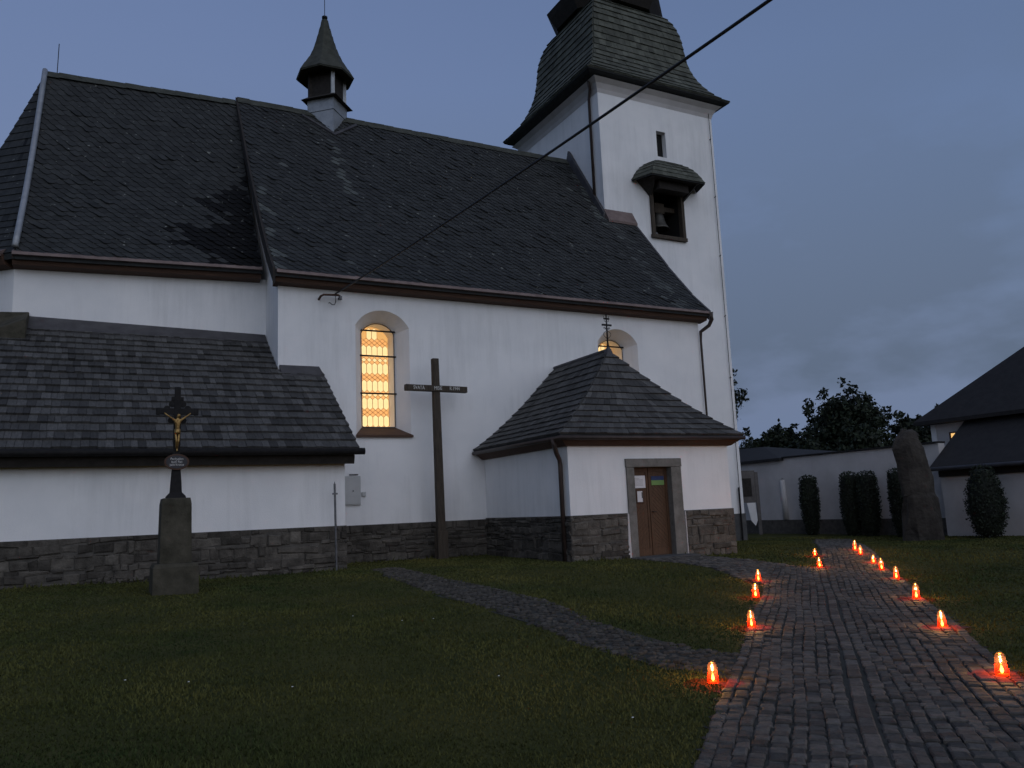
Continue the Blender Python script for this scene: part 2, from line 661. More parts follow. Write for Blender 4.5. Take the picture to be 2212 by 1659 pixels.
CUBF = [(0, 1, 5, 4), (1, 2, 6, 5), (2, 3, 7, 6), (3, 0, 4, 7), (4, 5, 9, 8), (5, 6, 10, 9), (6, 7, 11, 10), (7, 4, 8, 11), (8, 9, 10, 11)]


def cobble(c, ex, ey, hx, hy, h, jit, bev):
    """12-point chamfered stone on the ground"""
    v = []
    cs = [(-1, -1), (1, -1), (1, 1), (-1, 1)]
    jx = [(random.uniform(-jit, jit), random.uniform(-jit, jit)) for _ in cs]
    dz = random.gauss(0, .0055)
    tl = [random.uniform(-.004, .004) for _ in cs]
    for lvl, ins in ((-.03, 0), (h - bev * .7, 0), (h, bev)):
        for (a, b), (ja, jb), q in zip(cs, jx, tl):
            px = c[0] + ex[0] * (a * (hx - ins) + ja) + ey[0] * (b * (hy - ins) + jb)
            py = c[1] + ex[1] * (a * (hx - ins) + ja) + ey[1] * (b * (hy - ins) + jb)
            v.append((px, py, c[2] + lvl + (dz + q if lvl > 0 else 0)))
    return v


setts = []
col_edges = [(-.06, .06, .24)]
o = -.06 - .022
while o > -1.02:
    w = random.uniform(.095, .13)
    col_edges.append((o - w, o, .115)); o -= w
o = .06 + .022
while o < 1.3:
    w = random.uniform(.095, .13)
    col_edges.append((o, o + w, .115)); o += w
for a, b, ln in col_edges:
    s = -7 + random.uniform(0, .2)
    while s < 25.2:
        l = random.uniform(.75, 1.35) * ln
        om = (a + b) / 2 + .014 * math.sin(s * 1.3 + a * 7) + (random.uniform(-.008, .008) if ln < .2 else 0)
        p = PO + PE * (s + l / 2) + PN * om
        if bool(pip(np.array([p[0]]), np.array([p[1]]), MAIN)[0]) and not (s > 11.4 and om < 0.02):
            jt = .006 if ln < .2 else .002
            setts.append((cobble((p[0], p[1], g1(*p)), PE, PN, l / 2 - .005, (b - a) / 2 - .005, .022, jt, .012), CUBF, random.random()))
        s += l
for i in range(-40, 60):                     # the door path, laid square to the porch
    for j in range(-40, 60):
        p = np.array([8 + i * .14 + (j % 2) * .07, -7 + j * .125])
        if pip(p[0:1], p[1:2], DOORP)[0] and not pip(p[0:1], p[1:2], MAIN)[0]:
            setts.append((cobble((p[0], p[1], g1(*p)), (1, 0), (0, 1), .062, .054, .024, .006, .014), CUBF, random.random()))
pieces(path, 'sett', 'sett_field', setts, 'sett', 300)
cob = []
for i in range(0, 60):
    for j in range(0, 140):
        p = np.array([-.6 + i * .085 + (j % 2) * .042 + random.uniform(-.018, .018), -15 + j * .085 + random.uniform(-.018, .018)])
        if in_side(p[0:1], p[1:2])[0] and random.random() < .86:
            an = random.uniform(0, 3.14)
            cob.append((cobble((p[0], p[1], g1(*p)), (math.cos(an), math.sin(an)), (-math.sin(an), math.cos(an)),
                               random.uniform(.03, .043), random.uniform(.03, .04), random.uniform(.014, .028), .008, .015), CUBF, random.random()))
pieces(lane, 'cobble', 'cobble_field', cob, 'cobble', 300)

# ------------------------------------------------------------------ church
church = thing('church', 'white plastered church with slate roofs, shingled porch and square onion-roofed tower', 'church', (6, 4, 0))
CH = church


def ycx(x):            # south wall line of the chancel, slightly out of square with the nave
    return 1.55 - .0424 * x


# --- nave body
PROF = [(-.38, 7.42), (.45, 8.22), (1.6, 9.55), (3.49, 11.93), (5.72, 15.03)]      # south slope, eave to ridge
NP = PROF + [(11.44 - y, z) for y, z in PROF[-2::-1]]


def inner(prof, d):
    return [(y, z - d) for y, z in prof]


navepoly = [(0, -.6), (0, 7.35)] + [(y, z - .22) for y, z in NP[1:-1]] + [(11.44, 7.35), (11.44, -.6)]
nave = MB().extrude([(0, y, z) for y, z in navepoly], (13.77, 0, 0)).build('nave_wall', 'plaster', CH)


def arch(xc, hw, zb, zs, rise, y, n=14):
    r = (hw * hw + rise * rise) / (2 * rise)
    a0 = math.asin(min(1, hw / r))
    if rise > hw:
        a0 = math.pi - a0
    pts = [(xc - hw, y, zb), (xc + hw, y, zb)]
    for k in range(n + 1):
        a = a0 - 2 * a0 * k / n
        pts.append((xc + r * math.sin(a), y, zs + rise - r + r * math.cos(a)))
    return pts


W1, W2 = 2.765, 10.46
cuts = []
for xc in (W1, W2):
    ex = .45 / .5
    cuts.append(MB().loft([arch(xc, .785, 3.28, 6.25, .46, -.05), arch(xc, .48, 3.54, 6.14, .30, .45), arch(xc, .48, 3.545, 6.14, .30, 1.02)]))
cut(nave, cuts)


def roof_solid(name, prof, x0, x1, mat, th=.1):
    top = [(y, z) for y, z in prof]
    bot = [(y, z - th * 1.6) for y, z in prof][::-1]
    return MB().extrude([(x0, y, z) for y, z in top + bot], (x1 - x0, 0, 0)).build(name, mat, CH)


# nave roof: south slope is one deck, cut back where the tower stands; north slope mirrors it
nroof = MB()
for (ya, za), (yb, zb) in zip(PROF[:-1], PROF[1:]):
    xe = 13.96 if ya < 3.4 else 12.75
    nroof.hexa([(-.16, ya, za - .16), (xe, ya, za - .16), (xe, yb, zb - .16), (-.16, yb, zb - .16)],
               [(-.16, ya, za), (xe, ya, za), (xe, yb, zb), (-.16, yb, zb)])
    xn = 13.96 if yb < 2.0 else 12.75
    nroof.hexa([(-.16, 11.44 - ya, za - .16), (xn, 11.44 - ya, za - .16), (xn, 11.44 - yb, zb - .16), (-.16, 11.44 - yb, zb - .16)],
               [(-.16, 11.44 - ya, za), (xn, 11.44 - ya, za), (xn, 11.44 - yb, zb), (-.16, 11.44 - yb, zb)])
nroof = nroof.build('nave_roof', 'deck', CH)

# chancel and apse
CZ = -.0
CPROF = [(.0, 7.82), (.8, 8.6), (1.9, 9.95), (4.12, 14.9)]
APEX = Vector((-5.63, 5.72, 14.71))


def cprof(x, t):
    """south chancel slope: t in 0..1 from eave to ridge"""
    k = (x + 5.9) / 5.73
    xl = -5.85 + .21 * t
    xr = xl + k * (-.17 - xl)
    y0 = ycx(x) - .42
    z0 = 7.76 + .14 * k
    z1 = 14.71 + .22 * k
    y = y0 + (5.72 - y0) * t
    z = z0 + (z1 - z0) * (t - .055 * math.sin(math.pi * t))
    return Vector((xr, y, z))


eaves_pts = [(-5.88, ycx(-5.88)), (-7.85, 3.5), (-7.85, 7.9), (-5.88, 11.44 - ycx(-5.88)), (0, 11.44 - ycx(0)), (0, ycx(0))]
chw = MB()
chw.extrude([(x, y, -.4) for x, y in eaves_pts], (0, 0, 8.1))
chw = chw.build('chancel_wall', 'plaster', CH)
# small closed gable under the chancel roof is hidden by the roof itself
croof = MB()
NS = 10
ring = []
rows = []
for k in range(NS + 1):
    t = k / NS
    rows.append([cprof(-5.9, t), cprof(-.17, t)])
for k in range(NS):
    a, b = rows[k], rows[k + 1]
    croof.hexa([a[0] - Vector((0, 0, .16)), a[1] - Vector((0, 0, .16)), b[1] - Vector((0, 0, .16)), b[0] - Vector((0, 0, .16))], [a[0], a[1], b[1], b[0]])
    m = lambda p: Vector((p[0], 11.44 - p[1], p[2]))
    croof.hexa([m(a[0]) - Vector((0, 0, .16)), m(a[1]) - Vector((0, 0, .16)), m(b[1]) - Vector((0, 0, .16)), m(b[0]) - Vector((0, 0, .16))], [m(a[0]), m(a[1]), m(b[1]), m(b[0])])
ap = [cprof(-5.9, 0), Vector((-8.15, 3.3, 7.76)), Vector((-8.15, 8.1, 7.76))]
ap.append(Vector((ap[0][0], 11.44 - ap[0][1], ap[0][2])))


def apse_pt(i, t):
    e = ap[i]
    p = e.lerp(APEX, t)
    p.z = e.z + (APEX.z - e.z) * (t - .055 * math.sin(math.pi * t))
    return p


for i in range(3):
    for k in range(NS):
        a, b = apse_pt(i, k / NS), apse_pt(i + 1, k / NS)
        c, d = apse_pt(i + 1, (k + 1) / NS), apse_pt(i, (k + 1) / NS)
        dz = Vector((0, 0, .15))
        croof.hexa([a - dz, b - dz, c - dz, d - dz], [a, b, c, d])
croof = croof.build('chancel_roof', 'deck', CH)

# --- slates, laid in slanting courses
SLF = [(0, 1, 2, 3, 4), (0, 5, 6, 1), (1, 6, 7, 2), (2, 7, 8, 3), (3, 8, 9, 4), (4, 9, 5, 0)]


def arc_map(prof):
    L = [0]
    for (a, b), (c, d) in zip(prof[:-1], prof[1:]):
        L.append(L[-1] + math.hypot(c - a, d - b))

    def f(x, s):
        s = max(0, min(L[-1], s))
        for k in range(len(prof) - 1):
            if s <= L[k + 1] + 1e-9:
                t = (s - L[k]) / (L[k + 1] - L[k])
                (a, b), (c, d) = prof[k], prof[k + 1]
                n = Vector((0, -(d - b), c - a)).normalized()
                return Vector((x, a + (c - a) * t, b + (d - b) * t)), n
    return f, L[-1]


def slates(fmap, smax, x0, x1, tintf, xlim=None, ca=.27, cb=.19, th=R(-48)):
    out = []
    ct, st = math.cos(th), math.sin(th)
    for i in range(-90, 160):
        for j in range(-90, 160):
            a0 = i * ca + (j % 2) * ca * .5
            b0 = j * cb
            xc = x0 + (a0 + ca / 2) * ct - (b0 + cb / 2) * st
            sc = (a0 + ca / 2) * st + (b0 + cb / 2) * ct
            if not (x0 - .03 < xc < x1 + .03 and -.02 < sc < smax + .02):
                continue
            pc, _ = fmap(xc, sc)
            xm = x1 if xlim is None else xlim(pc)
            if xc > xm:
                continue
            lift = random.uniform(.018, .032) + (random.random() < .10) * random.uniform(.01, .035)
            sk = random.uniform(-.012, .012)
            gp = random.uniform(.0, .014)
            cs = [(a0 + gp, b0 - .05 + sk), (a0 + ca * .8, b0 - .055 - sk), (a0 + ca + .02, b0 - .0 - sk), (a0 + ca + .02, b0 + cb + .02), (a0 + gp, b0 + cb + .02)]
            top, bot = [], []
            for a, b in cs:
                x = min(max(x0 + a * ct - b * st, x0), xm)
                s = min(max(a * st + b * ct, 0), smax)
                p, n = fmap(x, s)
                fb = (b - b0 + .055) / (cb + .075)
                h = lift * (1 - fb) + .005 + .008 * (1 if a > a0 + ca * .6 else 0)
                top.append(p + n * h)
                bot.append(p + n * .001)
            out.append((top + bot, SLF, tintf(xc, sc, pc)))
    return out


fN, LN = arc_map(PROF)


def nave_tint(x, s, p):
    t = min(.86, max(.02, random.gauss(.42, .2)))
    if random.random() < .0015:
        t = .93 + random.random() * .03
    # lichen along the east verge, mortar wash below the ridge turret and at the tower abutment
    if x < .25 and s < 4.5 and random.random() < .45:
        t = random.uniform(.93, .975)
    if abs(x - (2.75 - .0 * s)) < .14 + .05 * math.sin(s * 3) and LN * .50 < s < LN * .84 and random.random() < .75:
        t = random.uniform(.92, .965)
    if 12.35 < p.x < 12.75 and s > LN * .55 and random.random() < .35:
        t = random.uniform(.91, .955)
    if 12.55 < p.x < 13.25 and s < LN * .58 and random.random() < .6 - abs(p.x - 12.9) * .9:
        t = random.uniform(.90, .95)
    return t


pieces(nroof, 'slate', 'slate_field', slates(fN, LN, -.16, 13.96, nave_tint, lambda p: 13.96 if p.y < 3.42 else 12.74), 'slate', 300)

CL = sum((cprof(-3, (k + 1) / 30) - cprof(-3, k / 30)).length for k in range(30))


def fC(x, s):
    t = max(0, min(1, s / CL))
    p = cprof(x, t)
    q = cprof(x, min(1, t + .02)) - cprof(x, max(0, t - .02))
    return p, Vector((0, -q.z, q.y)).normalized()


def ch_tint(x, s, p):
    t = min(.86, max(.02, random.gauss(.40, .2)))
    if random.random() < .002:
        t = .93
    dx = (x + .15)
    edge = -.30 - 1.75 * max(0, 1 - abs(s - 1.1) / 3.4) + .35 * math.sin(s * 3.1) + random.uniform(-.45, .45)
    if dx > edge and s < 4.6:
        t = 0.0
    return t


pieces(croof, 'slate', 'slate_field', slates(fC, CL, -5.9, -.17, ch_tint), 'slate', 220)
# apse slope seen edge-on beside the hip
apl = []
for k in range(26):
    for i in range(12):
        t0, t1 = k / 26, (k + 1.15) / 26
        u0, u1 = i / 12, (i + .97) / 12
        q = [apse_pt(0, t0).lerp(apse_pt(1, t0), u) for u in (u0, u1)] + [apse_pt(0, min(1, t1)).lerp(apse_pt(1, min(1, t1)), u) for u in (u1, u0)]
        n = (q[1] - q[0]).cross(q[3] - q[0])
        if n.length < 1e-6:
            continue
        n.normalize()
        if n.z < 0:
            n = -n
        apl.append(([q[0] + n * .03, q[1] + n * .03, q[2] + n * .006, q[3] + n * .006] + [p + n * .001 for p in q], BOXF, random.uniform(0, .5)))
pieces(croof, 'apse_slate', 'apse_slate_field', apl, 'slate', 60)

# ridges, hips, verges
rb = MB()
for a in np.arange(-.16, 12.7, .36):
    b = min(a + .40, 12.74)
    z = 15.05 + random.uniform(-.008, .012)
    rb.add([(a, 5.50, z - .24), (b, 5.50, z - .235), (b, 5.72, z + .055), (a, 5.72, z + .05), (b, 5.94, z - .235), (a, 5.94, z - .24)],
           [(0, 1, 2, 3), (3, 2, 4, 5), (0, 3, 5), (1, 4, 2)])
rb.build('ridge_cap', 'mossy', nroof)
rb = MB()
for a in np.arange(-5.66, -.3, .36):
    b = min(a + .40, -.17)
    z = 14.73 + .22 * (a + 5.9) / 5.73 + random.uniform(-.008, .012)
    rb.add([(a, 5.52, z - .22), (b, 5.52, z - .215), (b, 5.72, z + .045), (a, 5.72, z + .04), (b, 5.92, z - .215), (a, 5.92, z - .22)],
           [(0, 1, 2, 3), (3, 2, 4, 5), (0, 3, 5), (1, 4, 2)])
rb.build('ridge_cap', 'mossy', croof)
hp = [cprof(-5.9, t) + Vector((-.02, -.05, .05)) for t in np.linspace(.02, 1, 12)]
MB().tube(hp, .075, 8).build('hip_flashing', 'palezinc', croof, True)
# east verge of the nave standing proud of the chancel roof
vb = MB()
for (ya, za), (yb, zb) in zip(PROF[:-1], PROF[1:]):
    vb.hexa([(-.21, ya - .02, za - .34), (-.15, ya - .02, za - .34), (-.15, yb, zb - .34), (-.21, yb, zb - .34)],
            [(-.21, ya - .02, za + .05), (-.15, ya - .02, za + .05), (-.15, yb, zb + .05), (-.21, yb, zb + .05)])
vb.build('verge_board', 'louvre', nroof)
vb = MB()
for (ya, za), (yb, zb) in zip(PROF[:3], PROF[1:4]):
    vb.hexa([(13.93, ya - .02, za - .30), (14.02, ya - .02, za - .30), (14.02, yb, zb - .30), (13.93, yb, zb - .30)],
            [(13.93, ya - .02, za + .045), (14.02, ya - .02, za + .045), (14.02, yb, zb + .045), (13.93, yb, zb + .045)])
vb.build('verge_board', 'zinc', nroof)
MB().hexa([(12.70, 3.18, 11.62), (14.0, 3.18, 11.62), (14.0, 3.50, 11.95), (12.70, 3.50, 11.95)],
          [(12.70, 3.16, 11.70), (14.0, 3.16, 11.70), (14.0, 3.46, 12.22), (12.70, 3.46, 12.22)]).build('abutment_flashing', 'rust', nroof)
# the stepped flashing up the tower's east face
fb = MB()
fb.hexa([(12.60, 3.40, 11.80), (12.74, 3.40, 11.80), (12.74, 5.72, 15.02), (12.60, 5.72, 15.02)],
        [(12.62, 3.36, 12.02), (12.735, 3.36, 12.02), (12.735, 5.60, 15.42), (12.62, 5.60, 15.42)])
fb.build('abutment_flashing', 'zinc', nroof)

# --- eaves: fascia boards, sheet edge and gutters


def eave(a, b, zt, parent, depth=.32, nm=''):
    """a,b: xy of the wall line ends, outward side is to the right of a->b seen from above"""
    A = Vector((a[0], a[1], 0)); B = Vector((b[0], b[1], 0))
    d = (B - A).normalized()
    n = Vector((d.y, -d.x, 0))
    zb_ = zt[1] - zt[0] if isinstance(zt, tuple) else 0.0
    zt = zt[0] if isinstance(zt, tuple) else zt
    P = lambda p, o, z: p + n * o + Vector((0, 0, z + (zb_ if p is B else 0)))
    f = MB()
    f.hexa([P(A, -.1, zt - .34), P(B, -.1, zt - .34), P(B, depth - .12, zt - .30), P(A, depth - .12, zt - .30)][::1],
           [P(A, -.1, zt - .06), P(B, -.1, zt - .06), P(B, depth, zt - .06), P(A, depth, zt - .06)])
    f.build('fascia', 'brown', parent)
    s = MB()
    s.hexa([P(A, depth - .02, zt - .115), P(B, depth - .02, zt - .115), P(B, depth + .075, zt - .10), P(A, depth + .075, zt - .10)],
           [P(A, depth - .16, zt + .10), P(B, depth - .16, zt + .10), P(B, depth + .055, zt - .03), P(A, depth + .055, zt - .03)])
    s.build('eave_sheet', 'rust', parent)


eave((-.12, -.02), (13.93, -.02), 7.45, nroof, .36)
eave((-5.90, ycx(-5.9)), (-.17, ycx(-.17)), (7.80, 7.93), croof, .42)
eave((-7.87, 3.5), (-5.90, ycx(-5.9)), 7.80, croof, .40)

# --- tower
TX, TY = 15.6, 6.545
tw = MB().box(12.76, 18.43, 3.49, 9.6, -.7, 17.45).build('tower_wall', 'plaster', CH)
slit = MB().box(15.47, 15.93, 3.3, 4.1, 14.80, 15.88)
bello = MB().box(14.97, 16.44, 3.3, 5.0, 11.52, 13.62)
cut(tw, [slit, bello])
MB().box(12.73, 18.46, 3.46, 9.63, -.7, .70).build('plinth', 'cement', CH)
MB().box(15.475, 15.925, 3.72, 3.76, 14.805, 15.875).build('slit_window', 'black', CH)
TP = [(3.51, 17.63), (3.25, 17.86), (3.02, 18.12), (2.78, 18.5), (2.58, 18.93), (2.45, 19.3), (2.37, 19.65), (2.31, 20.15), (2.27, 20.65), (2.2, 21.1), (2.08, 21.5), (1.95, 21.8), (1.76, 22.08), (1.72, 22.12)]
tr = MB()
tr.loft([[(TX + sx * h, TY + sy * h, z) for sx, sy in ((-1, -1), (1, -1), (1, 1), (-1, 1))] for h, z in [(2.86, 17.30), (3.38, 17.50), (3.50, 17.58)] + TP])
troof = tr.build('tower_roof', 'deck', CH)
cn = MB().loft([[(TX + sx * (h - .21 + f * .21 * 0), TY + sy * h, z) for sx, sy in ((-1, -1), (1, -1), (1, 1), (-1, 1))] for h, z, f in [(3.06, 16.95, 0), (3.10, 17.1, 0), (3.2, 17.28, 0), (3.38, 17.42, 0)]])
cn.build('cornice', 'plaster_old', CH)


def prof_map(P):
    L = [0]
    for (a, b), (c, d) in zip(P[:-1], P[1:]):
        L.append(L[-1] + math.hypot(c - a, d - b))

    def f(s):
        s = max(0, min(L[-1], s))
        for k in range(len(P) - 1):
            if s <= L[k + 1] + 1e-9:
                t = (s - L[k]) / (L[k + 1] - L[k])
                return P[k][0] + (P[k + 1][0] - P[k][0]) * t, P[k][1] + (P[k + 1][1] - P[k][1]) * t
    return f, L[-1]


def patch_shingles(pt, nc, wid, lift=.03, tmax=1.0, tm=.45, ts=.2, vis=True, curl=0.0):
    """pt(u,t) -> point; u 0..1 across, t 0..1 up; nc courses, shingles about wid wide"""
    out = []
    for k in range(nc):
        t0, t1 = k / nc * tmax, min(1, (k + 1.25) / nc * tmax)
        A, B = pt(0, t0), pt(1, t0)
        w = (B - A).length
        n = max(1, round(w / wid))
        cu = [0]
        for i in range(n):
            cu.append(cu[-1] + random.uniform(.75, 1.3))
        cu = [c / cu[-1] for c in cu]
        if k % 2 and n > 2:
            cu = [0] + [max(.002, c - .5 / n) for c in cu[1:-1]] + [1 - .5 / n * random.uniform(.6, 1), 1]
        for i in range(len(cu) - 1):
            u0, u1 = cu[i], cu[i + 1] - .006 / max(w, .1)
            j = random.uniform(-.007, .007)
            q = [pt(u0, t0), pt(u1, t0), pt(u1, t1), pt(u0, t1)]
            n_ = (q[1] - q[0]).cross(q[3] - q[0])
            if n_.length < 1e-7:
                continue
            n_.normalize()
            if n_.z < -.2:
                n_ = -n_
            dn = (q[0] - q[3])
            dn = dn.normalized() * (.012 + j) if dn.length > 1e-6 else dn
            lf = lift * random.uniform(.85, 1.2)
            top = [q[0] + n_ * lf + dn, q[1] + n_ * (lf + random.uniform(-.003, .004)) + dn, q[2] + n_ * .006, q[3] + n_ * .006]
            bot = [q[0] + n_ * .001 + dn, q[1] + n_ * .001 + dn, q[2] + n_ * .001, q[3] + n_ * .001]
            out.append((top + bot, BOXF, (min(.88, max(.02, random.gauss(tm, ts))), vis)))
    return out


fT, LT = prof_map(TP)
cor = [(-1, -1), (1, -1), (1, 1), (-1, 1)]
for face in range(4):
    a, b = cor[face], cor[(face + 1) % 4]

    def pt(u, t, a=a, b=b):
        h, z = fT(t * LT)
        return Vector((TX + h * (a[0] + (b[0] - a[0]) * u), TY + h * (a[1] + (b[1] - a[1]) * u), z))
    pieces(troof, 'shingle', 'shingle_field', patch_shingles(pt, 16, .30, .055), 'mossy', {0: 250, 3: 150}.get(face, 0))
# lantern stage at the top of the tower roof
ln = MB()
ln.lathe([(2.2, 22.04), (2.5, 22.5), (2.62, 22.74), (2.25, 22.95), (1.85, 23.3), (1.45, 23.85), (1.3, 24.9), (1.6, 25.0), (.9, 26.0), (.12, 28.2), (.02, 28.4)], (TX, TY, 0), 8, R(22.5))
ln.build('lantern', 'louvre', CH)
# downpipe on the east face, lightning conductor on the south face
MB().tube([(12.45, 3.62, 17.42), (12.6, 3.75, 17.15), (12.68, 3.98, 16.85), (12.69, 4.0, 12.9)], .055, 8).build('downpipe', 'pipe', CH, True)
MB().tube([(18.26, 3.43, 17.2), (18.25, 3.44, 9), (18.22, 3.43, 2.7), (18.18, 3.40, .9), (18.14, 3.36, -.3)], .012, 5).build('lightning_conductor', 'iron', CH)
cl = MB()
for z in (16, 13.5, 11, 8.5, 6, 3.5):
    cl.tube([(18.25, 3.49, z), (18.25, 3.42, z), (18.25, 3.41, z + .03)], .018, 5)
cl.build('conductor_clip', 'iron', CH)
MB().tube([(18.16, 3.40, 1.7), (18.13, 3.38, -.35)], .035, 6).build('conductor_sleeve', 'iron', CH)

# bell opening with its timber frame and shingled hood
fr = MB()
fr.box(14.90, 15.04, 3.40, 3.62, 11.44, 13.6).box(16.40, 16.54, 3.40, 3.62, 11.44, 13.6).box(14.86, 16.56, 3.36, 3.64, 11.36, 11.50)
fr.build('bell_window_frame', 'beam', CH)
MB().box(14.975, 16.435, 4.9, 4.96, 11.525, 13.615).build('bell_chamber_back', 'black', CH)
for x0, x1, z0, z1 in ((14.972, 14.985, 11.53, 13.6), (16.425, 16.438, 11.53, 13.6), (14.99, 16.42, 11.523, 11.535), (14.99, 16.42, 13.6, 13.617)):  # black sheets over back and sides: the chamber's shade put into colour
    MB().box(x0, x1, 3.65, 4.895, z0, z1).build('chamber_shade', 'black', CH)
hd = MB()
# flared boarded sides below the hood
hd.hexa([(14.88, 3.47, 13.05), (14.98, 3.40, 13.05), (14.98, 3.47, 13.1), (14.88, 3.49, 13.1)], [(14.30, 3.47, 13.62), (14.70, 2.72, 13.62), (14.80, 3.47, 13.66), (14.32, 3.49, 13.66)])
hd.hexa([(16.46, 3.40, 13.0), (16.56, 3.47, 13.0), (16.56, 3.49, 13.05), (16.46, 3.47, 13.05)], [(16.75, 2.72, 13.60), (17.15, 3.47, 13.60), (17.1, 3.49, 13.64), (16.65, 3.47, 13.64)])
hd.box(14.55, 16.85, 2.75, 3.44, 13.56, 13.62)
hd.box(15.0, 16.44, 2.95, 3.40, 13.2, 13.58)
hd.build('hood_boarding', 'louvre', CH)


def hoodpt(side):
    def f(u, t):
        e = t - .12 * math.sin(math.pi * t)
        z = 13.58 + .98 * (t + .14 * math.sin(math.pi * t))
        A = {'f': (Vector((14.42, 2.62, z)), Vector((17.0, 2.62, z)), Vector((15.45, 3.40, z)), Vector((15.95, 3.40, z))),
             'l': (Vector((14.10, 3.47, z)), Vector((14.42, 2.62, z)), Vector((15.42, 3.47, z)), Vector((15.45, 3.40, z))),
             'r': (Vector((17.0, 2.62, z)), Vector((17.30, 3.47, z)), Vector((15.95, 3.40, z)), Vector((15.98, 3.47, z)))}[side]
        a = A[0].lerp(A[2], e)
        b = A[1].lerp(A[3], e)
        return a.lerp(b, u)
    return f


hr = MB()
for sd in 'lfr':
    f = hoodpt(sd)
    for k in range(8):
        q = [f(0, k / 8), f(1, k / 8), f(1, (k + 1) / 8), f(0, (k + 1) / 8)]
        hr.hexa([p - Vector((0, 0, .06)) for p in q], q)
hood = hr.build('bell_hood', 'deck', CH)
hs = []
for sd in 'lfr':
    hs += patch_shingles(hoodpt(sd), 7, .26, .03)
pieces(hood, 'shingle', 'shingle_field', hs, 'mossy', 200)

# --- ridge turret
TC = Vector((2.86, 5.72, 0))
ra = R(47)


def sq(h, z, c=TC):
    return [(c.x + h * math.sqrt(2) * math.cos(ra + math.pi / 2 * k + math.pi / 4 - .0), c.y + h * math.sqrt(2) * math.sin(ra + math.pi / 2 * k + math.pi / 4), z) for k in range(4)]


tb = MB().loft([sq(.475, 13.6), sq(.475, 14.98)])
tb.loft([sq(.495, 14.99), sq(.495, 15.46)])
tb.build('turret_base', 'palezinc', CH)
MB().loft([sq(.66, 15.42), sq(.52, 15.54), sq(.50, 15.56)]).build('turret_skirt', 'louvre', CH)
MB().loft([sq(.43, 15.5), sq(.43, 16.62)]).build('turret_louvre', 'louvre', CH)
for k in range(4):
    x, y, z = sq(.43, 15.55)[k]
    MB().box(x - .06, x + .06, y - .06, y + .06, 15.54, 16.6).build('corner_post', 'palezinc' if k in (2, 3) else 'louvre', CH)
st = [(.2, 16.62), (.98, 16.36), (1.0, 16.40)]
cp = [(1.0, 16.40), (.80, 16.72), (.62, 17.0), (.50, 17.25), (.40, 17.5), (.32, 17.75), (.25, 18.0), (.17, 18.3), (.09, 18.62)]
for (a, b), (c, d) in zip(cp[:-1], cp[1:]):
    st += [(a + .012, b + .004), (c + .03, d)]
st += [(.05, 18.62), (.05, 18.68)]
trf = MB().lathe(st, (TC.x - .07, TC.y, 0), 8, R(20)).build('turret_roof', 'mossy', CH)
MB().lathe([(.02, 18.66), (.10, 18.70), (.10, 18.77), (.03, 18.80)], (TC.x - .07, TC.y, 0), 10).build('turret_finial', 'iron', CH, True)
MB().tube([(TC.x - .07, 5.72, 18.78), (TC.x - .07, 5.72, 20.9)], .012, 5).build('turret_rod', 'iron', CH)
vf = MB()
for sx in (-1, 1):
    a = Vector((TC.x + sx * .95, 5.52, 14.78)); b = Vector((TC.x + .03, 5.0, 14.02))
    d = Vector((0, -.10, -.12))
    vf.hexa([a, b, b + d, a + d], [p + Vector((0, -.05, .05)) for p in (a, b, b + d, a + d)])
vf.build('turret_flashing', 'zinc', CH)
MB().tube([(-5.35, 5.72, 14.7), (-5.33, 5.72, 15.72)], .012, 5).build('ridge_rod', 'iron', CH)

# --- south annex
SL = (4.945 - 2.70) / 3.12
za = lambda y: 2.70 + SL * (y + 3.12)
anp = [(-2.77, -.6), (-2.77, za(-2.77) - .16), (0, za(0) - .16), (0, -.6)]
an = MB().extrude([(-10.5, y, z) for y, z in anp], (11.384, 0, 0))
an.extrude([(-10.5, y, z) for y, z in [(0, -.3), (0, za(0) - .16), (1.4, za(1.4) - .16), (1.4, -.3)]], (10.49, 0, 0))
an.build('annex_wall', 'plaster', CH)
ar = MB()
ar.hexa([(-10.8, -3.12, za(-3.12) - .14), (1.09, -3.12, za(-3.12) - .14), (1.09, -.003, za(0) - .14), (-10.8, -.003, za(0) - .14)],
        [(-10.8, -3.12, za(-3.12)), (1.09, -3.12, za(-3.12)), (1.09, -.003, za(0)), (-10.8, -.003, za(0))])
ar.hexa([(-10.8, 0, za(0) - .14), (-.004, 0, za(0) - .14), (-.004, 1.56, za(1.56) - .14), (-10.8, 1.9, za(1.9) - .14)],
        [(-10.8, 0, za(0)), (-.004, 0, za(0)), (-.004, 1.56, za(1.56)), (-10.8, 1.9, za(1.9))])
aroof = ar.build('annex_roof', 'deck', CH)


def apt(u, t):
    y = -3.14 + (0 + 3.14) * t
    return Vector((-10.8 + (1.11 + 10.8) * u, y, za(y)))


def apt2(u, t):
    y = 0 + 1.5 * t
    return Vector((-10.8 + (-.01 + 10.8) * u, y, za(y)))


ash = patch_shingles(apt, 12, .15, .06, tm=.45, ts=.26) + patch_shingles(apt2, 6, .15, .06, tm=.45, ts=.26)
pieces(aroof, 'shingle', 'shingle_field', ash, 'shingle', 300)
fl = MB()
fl.hexa([(-5.6, 1.22, za(1.22) + .03), (-.02, 1.22, za(1.22) + .03), (-.02, 1.54, za(1.54) + .03), (-5.6, 1.76, za(1.76) + .03)],
        [(-5.6, 1.22, za(1.22) + .05), (-.02, 1.22, za(1.22) + .05), (-.02, 1.54, za(1.54) + .11), (-5.6, 1.76, za(1.76) + .11)])
fl.hexa([(.03, -.32, za(-.32) + .03), (1.10, -.32, za(-.32) + .03), (1.04, -.01, za(0) + .05), (.03, -.01, za(0) + .05)],
        [(.03, -.32, za(-.32) + .05), (1.10, -.32, za(-.32) + .05), (1.04, -.01, za(0) + .12), (.03, -.01, za(0) + .12)])
